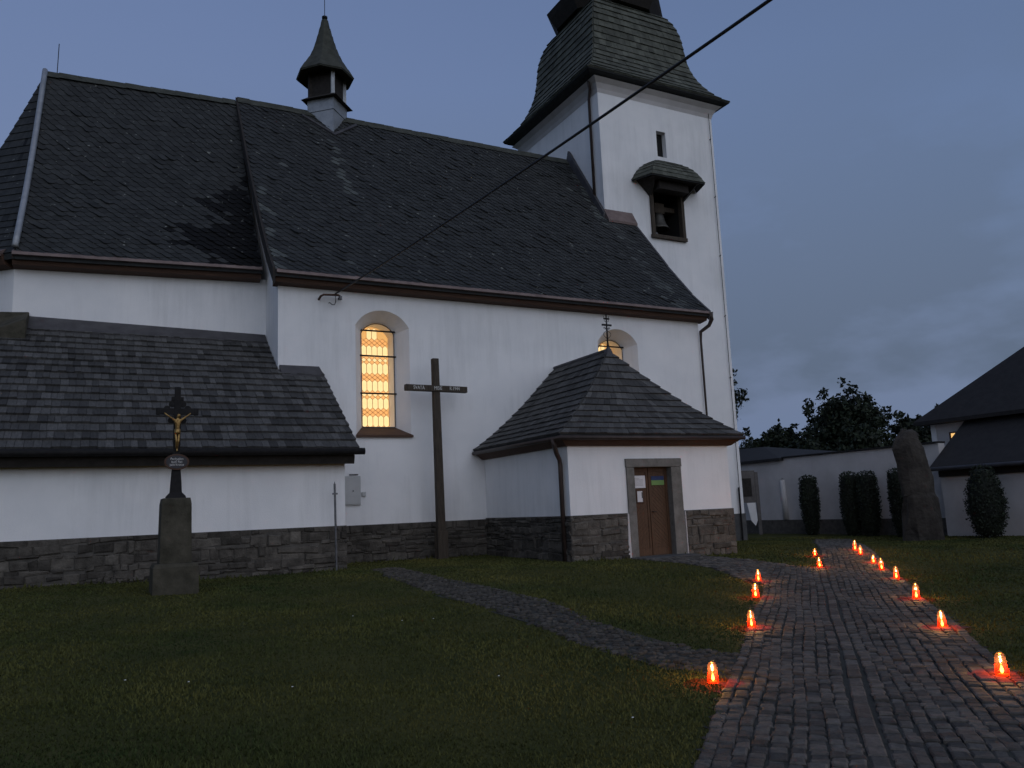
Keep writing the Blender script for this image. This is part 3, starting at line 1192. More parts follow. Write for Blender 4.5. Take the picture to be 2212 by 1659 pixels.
fl.build('wall_flashing', 'zinc', aroof)
g = MB()
g.hexa([(-10.8, -3.04, 2.36), (1.02, -3.04, 2.36), (1.02, -2.74, 2.40), (-10.8, -2.74, 2.40)], [(-10.8, -3.10, 2.55), (1.02, -3.10, 2.55), (1.02, -2.74, 2.60), (-10.8, -2.74, 2.60)])
g.build('fascia', 'louvre', aroof)
MB().tube([(-10.8, -3.22, 2.61), (1.20, -3.22, 2.62)], .075, 10).build('gutter', 'iron', aroof, True)

# apse buttress head rising above the annex roof
MB().hexa([(-7.6, .75, 4.0), (-5.52, .75, 4.0), (-5.52, 1.75, 4.0), (-7.6, 1.75, 4.0)],
          [(-7.6, .75, 5.05), (-5.52, .75, 6.02), (-5.52, 1.75, 6.42), (-7.6, 1.75, 6.30)]).build('buttress', 'sand', CH, bevel=.03)
MB().tube([(-6.3, 1.45, 7.4), (-6.32, 1.5, 6.2)], .05, 8).build('downpipe', 'pipe', CH, True)

# --- porch
PX0, PX1, PY = 5.67, 10.53, -4.41
pw = MB().box(PX0, PX1, PY, -.01, -.7, 2.84).build('porch_wall', 'plaster', CH)
cut(pw, [MB().box(7.285, 8.925, -4.8, -3.9, -.75, 2.30)])
E0, E1, EY, EZ = 5.34, 10.89, -4.68, 2.88
AX, AY, AZ = 8.11, -2.81, 5.31


def rise(t):
    return EZ + (AZ - EZ) * (t - .075 * math.sin(math.pi * t) * (1 - .3 * t))


def hipL(t):
    return Vector((E0 + (AX - E0) * t, EY + (AY - EY) * t, rise(t)))


def hipR(t):
    return Vector((E1 + (AX - E1) * t, EY + (AY - EY) * t, rise(t)))


def pfront(u, t):
    p = hipL(t).lerp(hipR(t), u)
    return p


def pleft(u, t):
    b = Vector((E0 + (AX - E0) * t, -.02, rise(t)))
    return b.lerp(hipL(t), u)


def pright(u, t):
    b = Vector((E1 + (AX - E1) * t, -.02, rise(t)))
    return hipR(t).lerp(b, u)


pr = MB()
for f in (pfront, pleft, pright):
    for k in range(12):
        q = [f(0, k / 12), f(1, k / 12), f(1, (k + 1) / 12), f(0, (k + 1) / 12)]
        pr.hexa([p - Vector((0, 0, .09)) for p in q], q)
proof = pr.build('porch_roof', 'deck', CH)
ps = patch_shingles(pfront, 13, .20, .05, tm=.45, ts=.2) + patch_shingles(pleft, 13, .20, .05, tm=.35, ts=.18) + patch_shingles(pright, 13, .3, .034, vis=False)
pieces(proof, 'shingle', 'shingle_field', ps, 'shingle', 300)
rc = MB().tube([(AX, 0, AZ + .02), (AX, AY, AZ + .02)], .06, 8)
rc.lathe([(.15, AZ - .16), (.09, AZ + .02), (.03, AZ + .12)], (AX, AY, 0), 8)
rc.build('ridge_cap', 'zinc', proof)
pf = MB()
pf.hexa([(5.60, -4.48, 2.62), (10.60, -4.48, 2.62), (10.60, -4.36, 2.62), (5.60, -4.36, 2.62)], [(E0 + .02, EY + .02, 2.79), (E1 - .02, EY + .02, 2.79), (10.60, -4.36, 2.82), (5.60, -4.36, 2.82)])
pf.hexa([(5.60, -4.36, 2.62), (5.72, -4.36, 2.62), (5.72, -.01, 2.62), (5.60, -.01, 2.62)], [(E0 + .02, EY + .02, 2.79), (5.72, -4.36, 2.82), (5.72, -.01, 2.82), (E0 + .02, -.01, 2.79)])
pf.hexa([(10.48, -4.36, 2.62), (10.60, -4.36, 2.62), (10.60, -.01, 2.62), (10.48, -.01, 2.62)], [(10.48, -4.36, 2.82), (E1 - .02, EY + .02, 2.79), (E1 - .02, -.01, 2.79), (10.48, -.01, 2.82)])
pf.build('fascia', 'brown', proof)
MB().tube([(E0 - .02, -.03, 2.80), (E0 - .02, EY - .02, 2.79), (E1, EY - .02, 2.80)], .05, 8).build('gutter', 'pipe', proof, True)
MB().tube([(5.30, -4.40, 2.78), (5.32, -4.42, 2.62), (5.42, -4.33, 2.46), (5.56, -4.22, 2.32), (5.585, -4.20, 2.2), (5.585, -4.2, 0)], .055, 10).build('downpipe', 'pipe', CH, True)
# west corner of the nave: hopper and pipe
MB().tube([(13.98, -.40, 7.40), (14.02, -.40, 7.16), (13.98, -.3, 6.98), (13.80, -.07, 6.80), (13.79, -.06, 6.5), (13.79, -.06, -.3)], [.10, .07, .065, .06, .04, .04], 8).build('downpipe', 'pipe', CH, True)

# porch door
MB().box(7.28, 7.50, -4.46, -3.95, -.3, 2.10).build('door_jamb', 'jamb', CH, bevel=.012)
MB().box(8.615, 8.93, -4.46, -3.95, -.3, 2.10).build('door_jamb', 'jamb', CH, bevel=.012)
MB().box(7.265, 8.945, -4.47, -3.95, 2.104, 2.31).build('door_lintel', 'jamb', CH, bevel=.012)
MB().box(7.3, 8.95, -4.95, -4.1, -.35, -.02).build('door_step', 'cement', CH, bevel=.02)
MB().box(8.96, 8.985, -4.46, -4.42, -.1, 1.0).build('plaster_edge', 'plaster_old', CH)
MB().hexa([(7.18, -4.47, -.1), (7.27, -4.47, -.1), (7.27, -4.43, -.1), (7.18, -4.43, -.1)], [(7.23, -4.46, 1.0), (7.27, -4.46, 1.0), (7.27, -4.43, 1.0), (7.23, -4.43, 1.0)]).build('plaster_edge', 'plaster_old', CH)
# two door leaves, each a backing board with slanting planks
DY = -4.25
for x0, x1, sg in ((7.50, 8.035, 1), (8.045, 8.615, -1)):
    leaf = MB().box(x0, x1, DY, DY + .05, -.02, 2.104).build('door_leaf', 'door', CH)
    fr = MB().box(x0, x0 + .07, DY - .025, DY - .001, -.02, 2.10).box(x1 - .07, x1, DY - .025, DY - .001, -.02, 2.10)
    fr.box(x0 + .071, x1 - .071, DY - .025, DY - .001, -.02, .16).box(x0 + .071, x1 - .071, DY - .025, DY - .001, 2.0, 2.10)
    fr.build('leaf_frame', 'door', leaf)
    xa, xb = x0 + .075, x1 - .075
    w = xb - xa
    z = .17 - w
    while z < 1.99:
        h = .105
        lo = [(xa, z if sg > 0 else z + w), (xb, z + w if sg > 0 else z)]
        c = [(xa, max(.165, min(1.995, lo[0][1] + .004))), (xb, max(.165, min(1.995, lo[1][1] + .004))), (xb, max(.165, min(1.995, lo[1][1] + h - .004))), (xa, max(.165, min(1.995, lo[0][1] + h - .004)))]
        if c[3][1] - c[0][1] > .01 or c[2][1] - c[1][1] > .01:
            MB().hexa([(x, DY - .002, q) for x, q in c], [(x, DY - .014, q) for x, q in c]).build('plank', 'door', leaf)
        z += h
MB().box(8.028, 8.052, DY - .045, DY - .026, 0, 2.1).build('astragal', 'door', CH)
MB().tube([(8.09, DY - .03, 1.02), (8.09, DY - .08, 1.02), (8.18, DY - .08, 1.02)], .012, 6).build('door_handle', 'iron', CH)

# --- windows: iron frame and bars outside, lit leaded lights on the inner plane


def clip_arch(x, z, xc, hw, zb, zs, rise):
    if abs(x - xc) > hw or z < zb:
        return False
    if z <= zs:
        return True
    r = (hw * hw + rise * rise) / (2 * rise)
    return (x - xc) ** 2 + (z - (zs + rise - r)) ** 2 < r * r


for xc in (W1, W2):
    win = MB().loft([arch(xc, .475, 3.55, 6.14, .295, .985), arch(xc, .475, 3.55, 6.14, .295, 1.0)]).build('window', 'glow', CH)
    win['label'] = 'lit leaded window glowing amber in its splayed arch'
    yo = .955
    pw_, p, H = .156, .065, .36
    per = H + 2 * p
    came = MB()

    def strip(a, b, w=.0042):
        (x0, z0), (x1, z1) = a, b
        d = Vector((x1 - x0, 0, z1 - z0))
        if d.length < 1e-5:
            return
        n = Vector((-d.z, 0, d.x)).normalized() * w
        A, B = Vector((x0, yo - .012, z0)), Vector((x1, yo - .012, z1))
        came.hexa([A - n, B - n, B + n, A + n], [q + Vector((0, .02, 0)) for q in (A - n, B - n, B + n, A + n)])
    ok = lambda pts: all(clip_arch(x, z, xc, .474, 3.56, 6.14, .29) for x, z in pts)

    def pane(pts, mat, nm):
        if not ok(pts):
            return
        c = (sum(q[0] for q in pts) / len(pts), sum(q[1] for q in pts) / len(pts))
        ps_ = [(c[0] + (x - c[0]) * .985, c[1] + (z - c[1]) * .985) for x, z in pts]
        MB().extrude([(x, yo - .004, z) for x, z in ps_], (0, .006, 0)).build(nm, mat, win)
        for a, b in zip(pts, pts[1:] + pts[:1]):
            strip(a, b)
    for r_ in range(6):
        z0 = 3.60 + r_ * per
        if xc == W2 and z0 < 4.9:
            continue
        for c_ in range(6):
            x = xc - .468 + pw_ * (c_ + .5)
            h = pw_ / 2 - .002
            pane([(x, z0 + .0), (x + h, z0 + p), (x + h, z0 + H - p), (x, z0 + H), (x - h, z0 + H - p), (x - h, z0 + p)], 'pane', 'pane')
            pane([(x, z0 + H), (x + h, z0 + H + p), (x, z0 + H + 2 * p), (x - h, z0 + H + p)], 'pane' if r_ % 2 else 'pane_o', 'diamond_pane')
            if c_:
                xg = x - pw_ / 2
                pane([(xg, z0 + H - p), (xg + h, z0 + H), (xg, z0 + H + p), (xg - h, z0 + H)], 'pane_o', 'diamond_pane')
                pane([(xg, z0 + H + p), (xg + h, z0 + H + 2 * p), (xg, z0 + H + 3 * p), (xg - h, z0 + H + 2 * p)], 'pane_o', 'diamond_pane')
    if came.v:
        came.build('lead_came', 'lead', win)
    # outer iron frame following the arch
    ring = arch(xc, .465, 3.56, 6.13, .285, .44)
    pts = ring[1:] + [ring[0]]
    fm = MB()
    for a, b in zip(pts, pts[1:] + pts[:1]):
        fm.tube([a, b], .016, 6)
    fm.build('window_frame', 'rod', win)
    for z in (6.20, 5.50, 4.47):
        MB().box(xc - .52, xc + .50, .385, .42, z - .02, z + .02).build('saddle_bar', 'iron', win)
    MB().hexa([(xc - .79, -.07, 3.24), (xc + .79, -.07, 3.24), (xc + .47, .46, 3.42), (xc - .47, .46, 3.42)],
              [(xc - .79, -.07, 3.30), (xc + .79, -.07, 3.30), (xc + .475, .46, 3.555), (xc - .475, .46, 3.555)]).build('window_sill', 'rust' if 0 else 'brown', win)

# --- rubble plinths
STF = CUBF


def rubble(A, B, nrm, z0f, z1, out, big=1.0, tm=.45):
    A = Vector(A); B = Vector(B); n = Vector(nrm)
    d = B - A
    L = d.length
    d.normalize()
    z = z1
    lst = []
    zmin = min(z0f(0), z0f(L)) - .1
    while z > zmin:
        h = random.choice([.06, .075, .09, .11, .15, .19]) * big
        s = random.uniform(-.2, 0)
        ph1, ph2 = random.uniform(0, 6), random.uniform(0, 6)
        while s < L:
            l = random.choice([.12, .18, .25, .32, .42, .55]) * random.uniform(.8, 1.2) * big
            if random.random() < .05:
                l *= 1.4
            a, b = max(0, s), min(L, s + l)
            if b - a > .05:
                wv = (.022 * math.sin(s * 2.3 + ph1) + .012 * math.sin(s * 5.1 + ph2)) if z < z1 - .01 else 0
                zt, zb = z + wv, z - h + .022 * math.sin(s * 2.3 + ph2) + random.uniform(-.02, .012)
                pr_ = random.uniform(.006, .05)
                bv = random.uniform(.012, .03)
                jt = min(.03, h * .26)
                base = [(a + .006, zb + .005), (b - .006, zb + .005), (b - .006, zt - .005), (a + .006, zt - .005)]
                base = [(q + random.uniform(-.012, .012) if 0.03 < q < L - .03 else q, w + random.uniform(-jt, jt) if w < z1 - .02 else w) for q, w in base]
                cq, cw = (a + b) / 2, (zt + zb) / 2
                v = []
                for lv, ins in ((-.02, 0), (pr_ * .5, 0), (pr_, bv)):
                    for q, w in base:
                        qq = q + (ins if q < cq else -ins)
                        ww = w + (min(ins, h * .3) if w < cw else -min(ins, h * .3))
                        P = A + d * qq + n * (lv + random.uniform(-.004, .004))
                        v.append((P.x, P.y, ww))
                lst.append((v, STF, min(.95, max(.02, random.gauss(tm, .26)))))
            s += l
        z -= h
    out += lst


plinth = None
for bx_ in ((.9, 5.66, -.03, .3, -.5, .99), (-10.5, .905, -2.80, -2.5, -.5, 1.03), (PX0 - .03, PX0 + .3, -4.20, 0, -.6, 1.02), (PX0 - .03, 7.24, -4.44, -4.2, -.6, 1.02),
            (8.97, PX1 + .03, -4.44, -4.2, -.6, 1.02), (PX1 - .3, PX1 + .03, -4.2, 0, -.6, 1.02)):
    plinth = MB().box(*bx_).build('stone_plinth', 'mortar', CH)
stn = []
rubble((-10.5, -2.80, 0), (.905, -2.80, 0), (0, -1, 0), lambda s: .1, 1.03, stn, 1.0, .42)
rubble((.93, -.03, 0), (5.64, -.03, 0), (0, -1, 0), lambda s: 0.0, .99, stn, 1.0, .3)
rubble((PX0 - .03, -.05, 0), (PX0 - .03, -4.44, 0), (-1, 0, 0), lambda s: -.1, 1.02, stn, 1.0, .25)
rubble((PX0 - .03, -4.44, 0), (7.23, -4.44, 0), (0, -1, 0), lambda s: -.1, 1.02, stn, 1.05, .62)
rubble((8.99, -4.44, 0), (PX1 + .03, -4.44, 0), (0, -1, 0), lambda s: -.2, 1.02, stn, 1.1, .68)
rubble((PX1 + .03, -4.44, 0), (PX1 + .03, 0, 0), (1, 0, 0), lambda s: -.2, 1.02, stn, 1.5, .6)
pieces(plinth, 'stone', 'stone_field', stn, 'stone', 300)

# ------------------------------------------------------------------ things fixed to or hung in the church
bell = thing('bell', 'dark bronze bell hanging in the hooded tower opening', 'bell', (15.65, 4.0, 11.9))
MB().lathe([(.02, .66), (.16, .64), (.21, .56), (.24, .40), (.29, .22), (.37, .08), (.42, 0), (.38, .0), (.30, .1), (.02, .5)], (15.65, 3.95, 11.93), 24).build('bell_body', 'bell', bell, True)
MB().box(15.02, 16.42, 3.85, 4.05, 12.68, 12.88).box(15.42, 15.88, 3.82, 4.08, 12.58, 13.0).build('yoke', 'beam', bell, bevel=.015)
MB().lathe([(.02, .5), (.02, .1), (.06, .04), (.05, -.06), (.01, -.09)], (15.65, 3.95, 11.95), 10).build('clapper', 'iron', bell, True)
MB().box(15.15, 15.42, 3.78, 4.0, 11.52, 11.74).build('bell_motor', 'rod', bell)

wc = thing('meter_cabinet', 'grey steel meter cabinet set on the nave wall beside the annex corner', 'cabinet', (1.83, -.05, 1.5))
MB().box(1.50, 2.085, -.05, -.001, 1.50, 2.24).build('cabinet_body', 'box', wc, bevel=.006)
MB().box(1.53, 2.06, -.064, -.051, 1.53, 2.21).build('cabinet_door', 'box', wc, bevel=.004)
MB().tube([(1.88, -.064, 1.86), (1.88, -.075, 1.86)], .016, 8).build('cabinet_lock', 'iron', wc)
MB().box(1.80, 2.03, -.03, -.001, 2.262, 2.29).build('cabinet_cap', 'zinc', wc)
sw = thing('junction_box', 'small pale junction box on the wall beside the meter cabinet', 'junction box', (2.17, -.03, 1.7))
MB().box(2.12, 2.225, -.05, -.001, 1.715, 1.83).build('box_body', 'box', sw, bevel=.008)
MB().box(2.135, 2.21, -.058, -.051, 1.73, 1.815).build('box_lid', 'box', sw, bevel=.003)

br = thing('cable_bracket', 'rusty iron cable bracket on the nave wall below the eave', 'bracket', (1.3, -.1, 6.9))
MB().tube([(1.04, .03, 6.84), (1.06, -.16, 6.90), (1.12, -.2, 6.93), (1.5, -.2, 6.95), (1.56, -.2, 6.92), (1.58, .03, 6.90)], .03, 8).build('bracket_arm', 'brown', br, True)
MB().lathe([(.02, -.06), (.05, -.04), (.03, 0), (.05, .03), (.02, .06)], (1.56, -.2, 6.88), 10).build('insulator', 'rod', br, True)
MB().tube([(1.42, -.22, 6.95), (1.43, -.22, 6.76), (1.40, -.22, 6.68), (1.34, -.2, 6.68), (1.28, -.18, 6.74), (1.26, -.16, 6.72)], .013, 6).build('lead_in_wire', 'cable', br, True)
ca, cb = Vector((1.42, -.24, 6.97)), Vector((2.25, -14.5, 6.62))
cpts = []
for k in range(25):
    t = k / 24 * 1.65
    q = ca.lerp(cb, t)
    q.z -= .55 * t * (1.0 - t) * .5
    cpts.append(q)
tag(MB().tube(cpts, .021, 8).build('overhead_cable', 'cable', None, True), 'thick dark overhead cable running from the wall bracket across the sky', 'cable')

nt1 = thing('notice_sheet', 'large white notice sheet pinned on the porch door', 'notice', (7.71, -4.3, 1.62))
MB().box(7.515, 7.935, -4.286, -4.280, 1.605, 1.905).build('sheet', 'paper', nt1)
ln_ = MB()
for k in range(7):
    ln_.box(7.57, 7.86 - (.1 if k == 6 else 0), -4.2875, -4.2865, 1.665 + k * .028, 1.670 + k * .028)
ln_.build('print_lines', 'board', nt1)
nt2 = thing('framed_notice', 'small white notice in a brown wooden frame below the large sheet on the porch door', 'notice', (7.74, -4.3, 1.25))
MB().box(7.635, 7.855, -4.290, -4.277, 1.24, 1.56).build('notice_frame', 'brown', nt2, bevel=.004)
MB().box(7.665, 7.815, -4.297, -4.2915, 1.27, 1.53).build('sheet', 'paper', nt2)
MB().box(7.79, 7.825, -4.300, -4.2975, 1.36, 1.50).build('pencil_mark', 'board', nt2)
nt3 = thing('two_colour_poster', 'blue and yellow-green poster on the right leaf of the porch door', 'poster', (8.32, -4.3, 1.66))
MB().box(8.12, 8.505, -4.286, -4.280, 1.785, 1.885).build('upper_band', 'blue', nt3)
MB().box(8.12, 8.505, -4.286, -4.280, 1.665, 1.784).build('lower_band', 'green', nt3)

ic = thing('roof_cross', 'small wrought iron double-armed cross on the porch roof apex', 'cross', (AX, AY, 5.3))
MB().tube([(AX, AY, 5.30), (AX, AY, 5.55), (AX, AY, 6.33)], [.05, .022, .018], 8).build('shaft', 'iron', ic)
MB().box(AX - .15, AX + .15, AY - .018, AY + .018, 6.0, 6.045).build('main_arm', 'iron', ic)
MB().box(AX - .09, AX + .09, AY - .018, AY + .018, 6.18, 6.215).build('upper_arm', 'iron', ic)
for sg in (-1, 1):
    sp = [(AX + sg * (.02 + .10 * math.sin(a * .9)), AY, 5.66 + .06 * a) for a in np.linspace(0, 4.6, 14)]
    sp += [(AX + sg * (.075 + .03 * math.cos(a)), AY, 5.93 + .03 * math.sin(a)) for a in np.linspace(0, 4.5, 8)]
    MB().tube(sp, .007, 5).build('scroll', 'iron', ic)
for sg in (-1, 1):
    MB().tube([(AX, AY, 6.1), (AX + sg * .07, AY, 6.13), (AX + sg * .06, AY, 6.2), (AX + sg * .09, AY, 6.27)], .006, 5).build('tendril', 'iron', ic)

# ------------------------------------------------------------------ mission cross
mc = thing('mission_cross', 'tall weathered timber cross with pale inscription standing before the nave wall', 'cross', (4.06, -.55, .03))
mx0, my0 = 4.06, -.58
tl = -.045


def xo(z):
    return mx0 + tl * (z / 5.3)


MB().hexa([(xo(-.2) - .11, my0 - .09, -.3), (xo(-.2) + .11, my0 - .09, -.3), (xo(-.2) + .11, my0 + .09, -.3), (xo(-.2) - .11, my0 + .09, -.3)],
          [(xo(5.3) - .085, my0 - .08, 5.31), (xo(5.3) + .085, my0 - .08, 5.31), (xo(5.3) + .085, my0 + .08, 5.31), (xo(5.3) - .085, my0 + .08, 5.31)]).build('upright', 'beam', mc, bevel=.012)
MB().hexa([(xo(4.4) - .88, my0 - .11, 4.42), (xo(4.4) + .88, my0 - .11, 4.40), (xo(4.4) + .88, my0 + .05, 4.40), (xo(4.4) - .88, my0 + .05, 4.42)],
          [(xo(4.4) - .88, my0 - .11, 4.58), (xo(4.4) + .88, my0 - .11, 4.56), (xo(4.4) + .88, my0 + .05, 4.56), (xo(4.4) - .88, my0 + .05, 4.58)]).build('crossbeam', 'beam', mc, bevel=.012)
MB().box(mx0 - .14, mx0 + .14, my0 - .13, my0 - .085, -.3, .75).build('foot_cleat', 'beam', mc, bevel=.01)
MB().box(mx0 - .14, mx0 + .14, my0 + .085, my0 + .13, -.3, .75).build('foot_cleat', 'beam', mc, bevel=.01)
for xx, w in ((-.52, 'SVATÁ'), (.02, 'MISIE'), (.50, 'R.1944')):
    text_mesh('inscription', w, .135, 'letter', mc, (xo(4.4) + xx, my0 - .113, 4.492), (1, 0, -.011), (0, 0, 1), sx=.78)

# ------------------------------------------------------------------ wayside crucifix
cx0, cy0 = -2.80, -5.10
cz0 = g1(cx0, cy0)
wx = thing('wayside_crucifix', 'cast iron crucifix with gilded figure on a tall mossy sandstone pedestal', 'crucifix', (cx0, cy0, cz0))
sb = lambda h, z, hy=None: [(cx0 - h, cy0 - (hy or h), z), (cx0 + h, cy0 - (hy or h), z), (cx0 + h, cy0 + (hy or h), z), (cx0 - h, cy0 + (hy or h), z)]
MB().loft([sb(.37, cz0 - .3), sb(.36, .50), sb(.33, .56)]).build('base_block', 'sand', wx, bevel=.02)
MB().loft([sb(.255, .55), sb(.240, 1.56), sb(.222, 1.66)]).build('pedestal', 'sand', wx, bevel=.015)
yc = cy0 - .0
MB().loft([sb(.17, 1.64, .12), sb(.15, 1.70, .10), sb(.095, 1.76, .07), sb(.085, 1.95, .06), sb(.07, 2.16, .05)]).build('iron_foot', 'iron', wx, bevel=.006)
cr = MB()
# cusped Gothic outline: shaft, arms and trefoil ends
sx_ = .045
cr.box(cx0 - .058, cx0 + .058, yc - .03, yc + .03, 2.12, 3.40)
cr.box(cx0 - .29, cx0 + .29, yc - .028, yc + .028, 3.125, 3.235)
cr.box(cx0 - .05, cx0 + .05, yc - .026, yc + .026, 3.38, 3.62)
cr.box(cx0 - .10, cx0 + .10, yc - .027, yc + .027, 3.37, 3.44)
cr.build('iron_cross', 'iron', wx, bevel=.008)
for ax_, az_ in ((-.17, 3.23), (.17, 3.23), (-.10, 3.02), (.10, 3.02), (-.09, 3.31), (.09, 3.31)):
    o = MB().lathe([(.012, -.02), (.055, -.018), (.055, .018), (.012, .02)], (0, 0, 0), 12).build('cusp', 'iron', wx)
    o.data.transform(Matrix.Translation((cx0 + ax_, yc, az_)) @ Matrix.Rotation(R(90), 4, 'X'))
for ax_ in (-.31, .31):
    MB().box(cx0 + ax_ - .04, cx0 + ax_ + .04, yc - .03, yc + .03, 3.115, 3.245).build('arm_end', 'iron', wx, bevel=.015)
# gilded figure: one skinned body
fz = 2.45
jn = {'foot': (0, .0, .02), 'ankle': (0, .02, .06), 'knee': (.015, -.035, .20), 'hip': (0, 0, .36), 'waist': (.0, -.01, .43), 'chest': (0, -.02, .53),
      'neck': (0, -.015, .595), 'head': (.015, -.035, .645), 'crown': (.02, -.03, .68),
      'shl': (-.065, -.01, .58), 'ell': (-.14, .0, .635), 'hal': (-.22, .015, .70), 'shr': (.065, -.01, .58), 'elr': (.14, 0, .635), 'har': (.22, .015, .70),
      'k2': (-.015, -.03, .20), 'hl': (-.03, 0, .34), 'hr': (.03, 0, .34), 'a2': (-.012, .02, .07)}
rad = {'foot': .017, 'ankle': .018, 'knee': .026, 'hip': .036, 'waist': .038, 'chest': .050, 'neck': .022, 'head': .036, 'crown': .026, 'shl': .026, 'ell': .017, 'hal': .013,
       'shr': .026, 'elr': .017, 'har': .013, 'k2': .026, 'hl': .028, 'hr': .028, 'a2': .018}
keys = list(jn)
ed = [('foot', 'ankle'), ('ankle', 'knee'), ('knee', 'hr'), ('hr', 'hip'), ('a2', 'k2'), ('k2', 'hl'), ('hl', 'hip'), ('hip', 'waist'), ('waist', 'chest'), ('chest', 'neck'), ('neck', 'head'), ('head', 'crown'),
      ('chest', 'shl'), ('shl', 'ell'), ('ell', 'hal'), ('chest', 'shr'), ('shr', 'elr'), ('elr', 'har')]
me = bpy.data.meshes.new('figure')
me.from_pydata([(cx0 + p[0], yc - .075 + p[1], fz + p[2]) for p in jn.values()], [(keys.index(a), keys.index(b)) for a, b in ed], [])
fo = bpy.data.objects.new('figure', me)
COL.objects.link(fo)
fo.modifiers.new('s', 'SKIN')
for i, k in enumerate(keys):
    me.skin_vertices[0].data[i].radius = (rad[k], rad[k] * .85)
me.skin_vertices[0].data[keys.index('hip')].use_root = True
sd_ = fo.modifiers.new('d', 'SUBSURF'); sd_.levels = 2
bpy.context.view_layer.update()
fm_ = bpy.data.meshes.new_from_object(fo.evaluated_get(bpy.context.evaluated_depsgraph_get()))
bpy.data.objects.remove(fo)
fm_.polygons.foreach_set('use_smooth', [True] * len(fm_.polygons))
fig = link('figure', fm_, 'gold', wx)
fig['label'] = 'small gilded crucified figure with raised arms'
MB().lathe([(.050, .325), (.054, .36), (.050, .40), (.040, .42)], (cx0, yc - .078, fz), 12).build('loincloth', 'gold', wx, True)
# oval plaque
ov = [(cx0 + .205 * math.cos(a), yc - .06, 2.285 + .14 * math.sin(a)) for a in np.linspace(0, 2 * math.pi, 28, endpoint=False)]
MB().extrude(ov, (0, -.03, 0)).build('plaque_rim', 'brown', wx, bevel=.008)
ov = [(cx0 + .172 * math.cos(a), yc - .091, 2.285 + .113 * math.sin(a)) for a in np.linspace(0, 2 * math.pi, 28, endpoint=False)]
pq = MB().extrude(ov, (0, -.008, 0)).build('plaque', 'plaque', wx)
for dz, w, sz in ((.052, 'Pochválen', .058), (.0, 'buď Pán', .058), (-.05, 'Ježíš Kristus', .052)):
    text_mesh('plaque_text', w, sz, 'letter', pq, (cx0, yc - .1005, 2.285 + dz), (1, 0, 0), (0, 0, 1), sx=.9, thick=.001)

# earthing rod at the annex corner
er = thing('earthing_rod', 'thin galvanised earthing rod standing in the grass at the annex corner', 'rod', (.6, -3.0, .1))
MB().tube([(.62, -3.0, 0), (.59, -3.0, 1.93)], .024, 8).build('rod', 'rod', er)
MB().box(.545, .645, -3.04, -2.96, 1.70, 1.735).build('clamp', 'rod', er)
MB().tube([(.59, -3.0, 1.93), (.59, -3.0, 1.98)], [.016, .004], 8).build('rod_tip', 'rod', er)

# ------------------------------------------------------------------ grave candles along the path
CAND = [(.58, -14.81), (2.80, -12.97), (5.13, -10.64), (6.51, -9.30), (9.70, -7.83), (11.16, -6.40),
        (13.06, -5.97), (12.24, -6.80), (11.20, -7.98), (10.26, -8.92), (8.69, -10.45), (6.67, -12.31), (4.43, -14.27), (2.67, -16.02)]
CLAB = ['red grave candle on the path edge where the cobbled footpath joins', 'red grave candle on the lawn edge between the two footpath junctions',
        'red grave candle at the lawn corner before the porch path', 'red grave candle where the porch path meets the paved path',
        'red grave candle at the grass corner beyond the porch path', 'red grave candle beside the far lawn past the porch',
        'farthest red grave candle on the right-hand lawn edge', 'second red grave candle from the far end of the right-hand row',
        'third red grave candle from the far end of the right-hand row', 'fourth red grave candle from the far end of the right-hand row',
        'fifth red grave candle from the far end of the right-hand row', 'sixth red grave candle from the far end of the right-hand row',
        'seventh red grave candle from the far end of the right-hand row', 'last red grave candle of the right-hand row, farthest from the church']


def local(mb, name, mat, parent, smooth=True):
    o = mb.build(name, mat, None, smooth)
    o.parent = parent
    return o


proto = None
for k, (x, y) in enumerate(CAND):
    z = g1(x, y) + .012
    c = thing('grave_candle', CLAB[k], 'candle', (x, y, z), 'red grave candles lining the path')
    sc_ = random.uniform(.92, 1.08)
    c.scale = (sc_, sc_, sc_ * random.uniform(.85, 1.15))
    c.rotation_euler = (random.uniform(-.04, .04), random.uniform(-.04, .04), random.uniform(0, 6))
    if proto is None:
        proto = []
        proto.append(local(MB().lathe([(.042, 0), (.050, .006), (.052, .03), (.047, .07), (.041, .115)], n=20).build and MB().add(*(lambda m: (m.v, m.f))(MB().loft([[(r * math.cos(2 * math.pi * i / 20), r * math.sin(2 * math.pi * i / 20), h) for i in range(20)] for r, h in [(.042, 0), (.051, .006), (.053, .03), (.048, .07), (.042, .115)]], False))), 'jar', 'red_glass', c))
        proto.append(local(MB().loft([[(r * math.cos(2 * math.pi * i / 20), r * math.sin(2 * math.pi * i / 20), h) for i in range(20)] for r, h in [(.042, .116), (.044, .122), (.041, .165), (.032, .195), (.012, .208)]], False), 'chimney', 'clear_glass', c))
        proto.append(local(MB().lathe([(.005, .198), (.016, .202), (.018, .212), (.008, .222), (.002, .226)], n=12), 'lid_knob', 'gold', c))
        proto.append(local(MB().lathe([(.001, .028), (.010, .036), (.0135, .050), (.010, .070), (.004, .088), (.001, .098)], n=12), 'flame', 'flame', c))
        proto.append(local(MB().lathe([(.030, .003), (.034, .008), (.034, .022), (.004, .026)], n=16), 'wax', 'wax', c))
        ld = bpy.data.lights.new('candle_light', 'POINT')
        ld.energy = 7.0 / EK
        ld.color = (1.0, .55, .19)
        ld.shadow_soft_size = 0.0
        lo = bpy.data.objects.new('candle_light', ld)
        COL.objects.link(lo)
        lo.parent = c
        lo.location = (0, 0, .135)
        proto.append(lo)
    else:
        for p_ in proto:
            q = p_.copy()
            COL.objects.link(q)
            q.parent = c

# ------------------------------------------------------------------ foliage makers


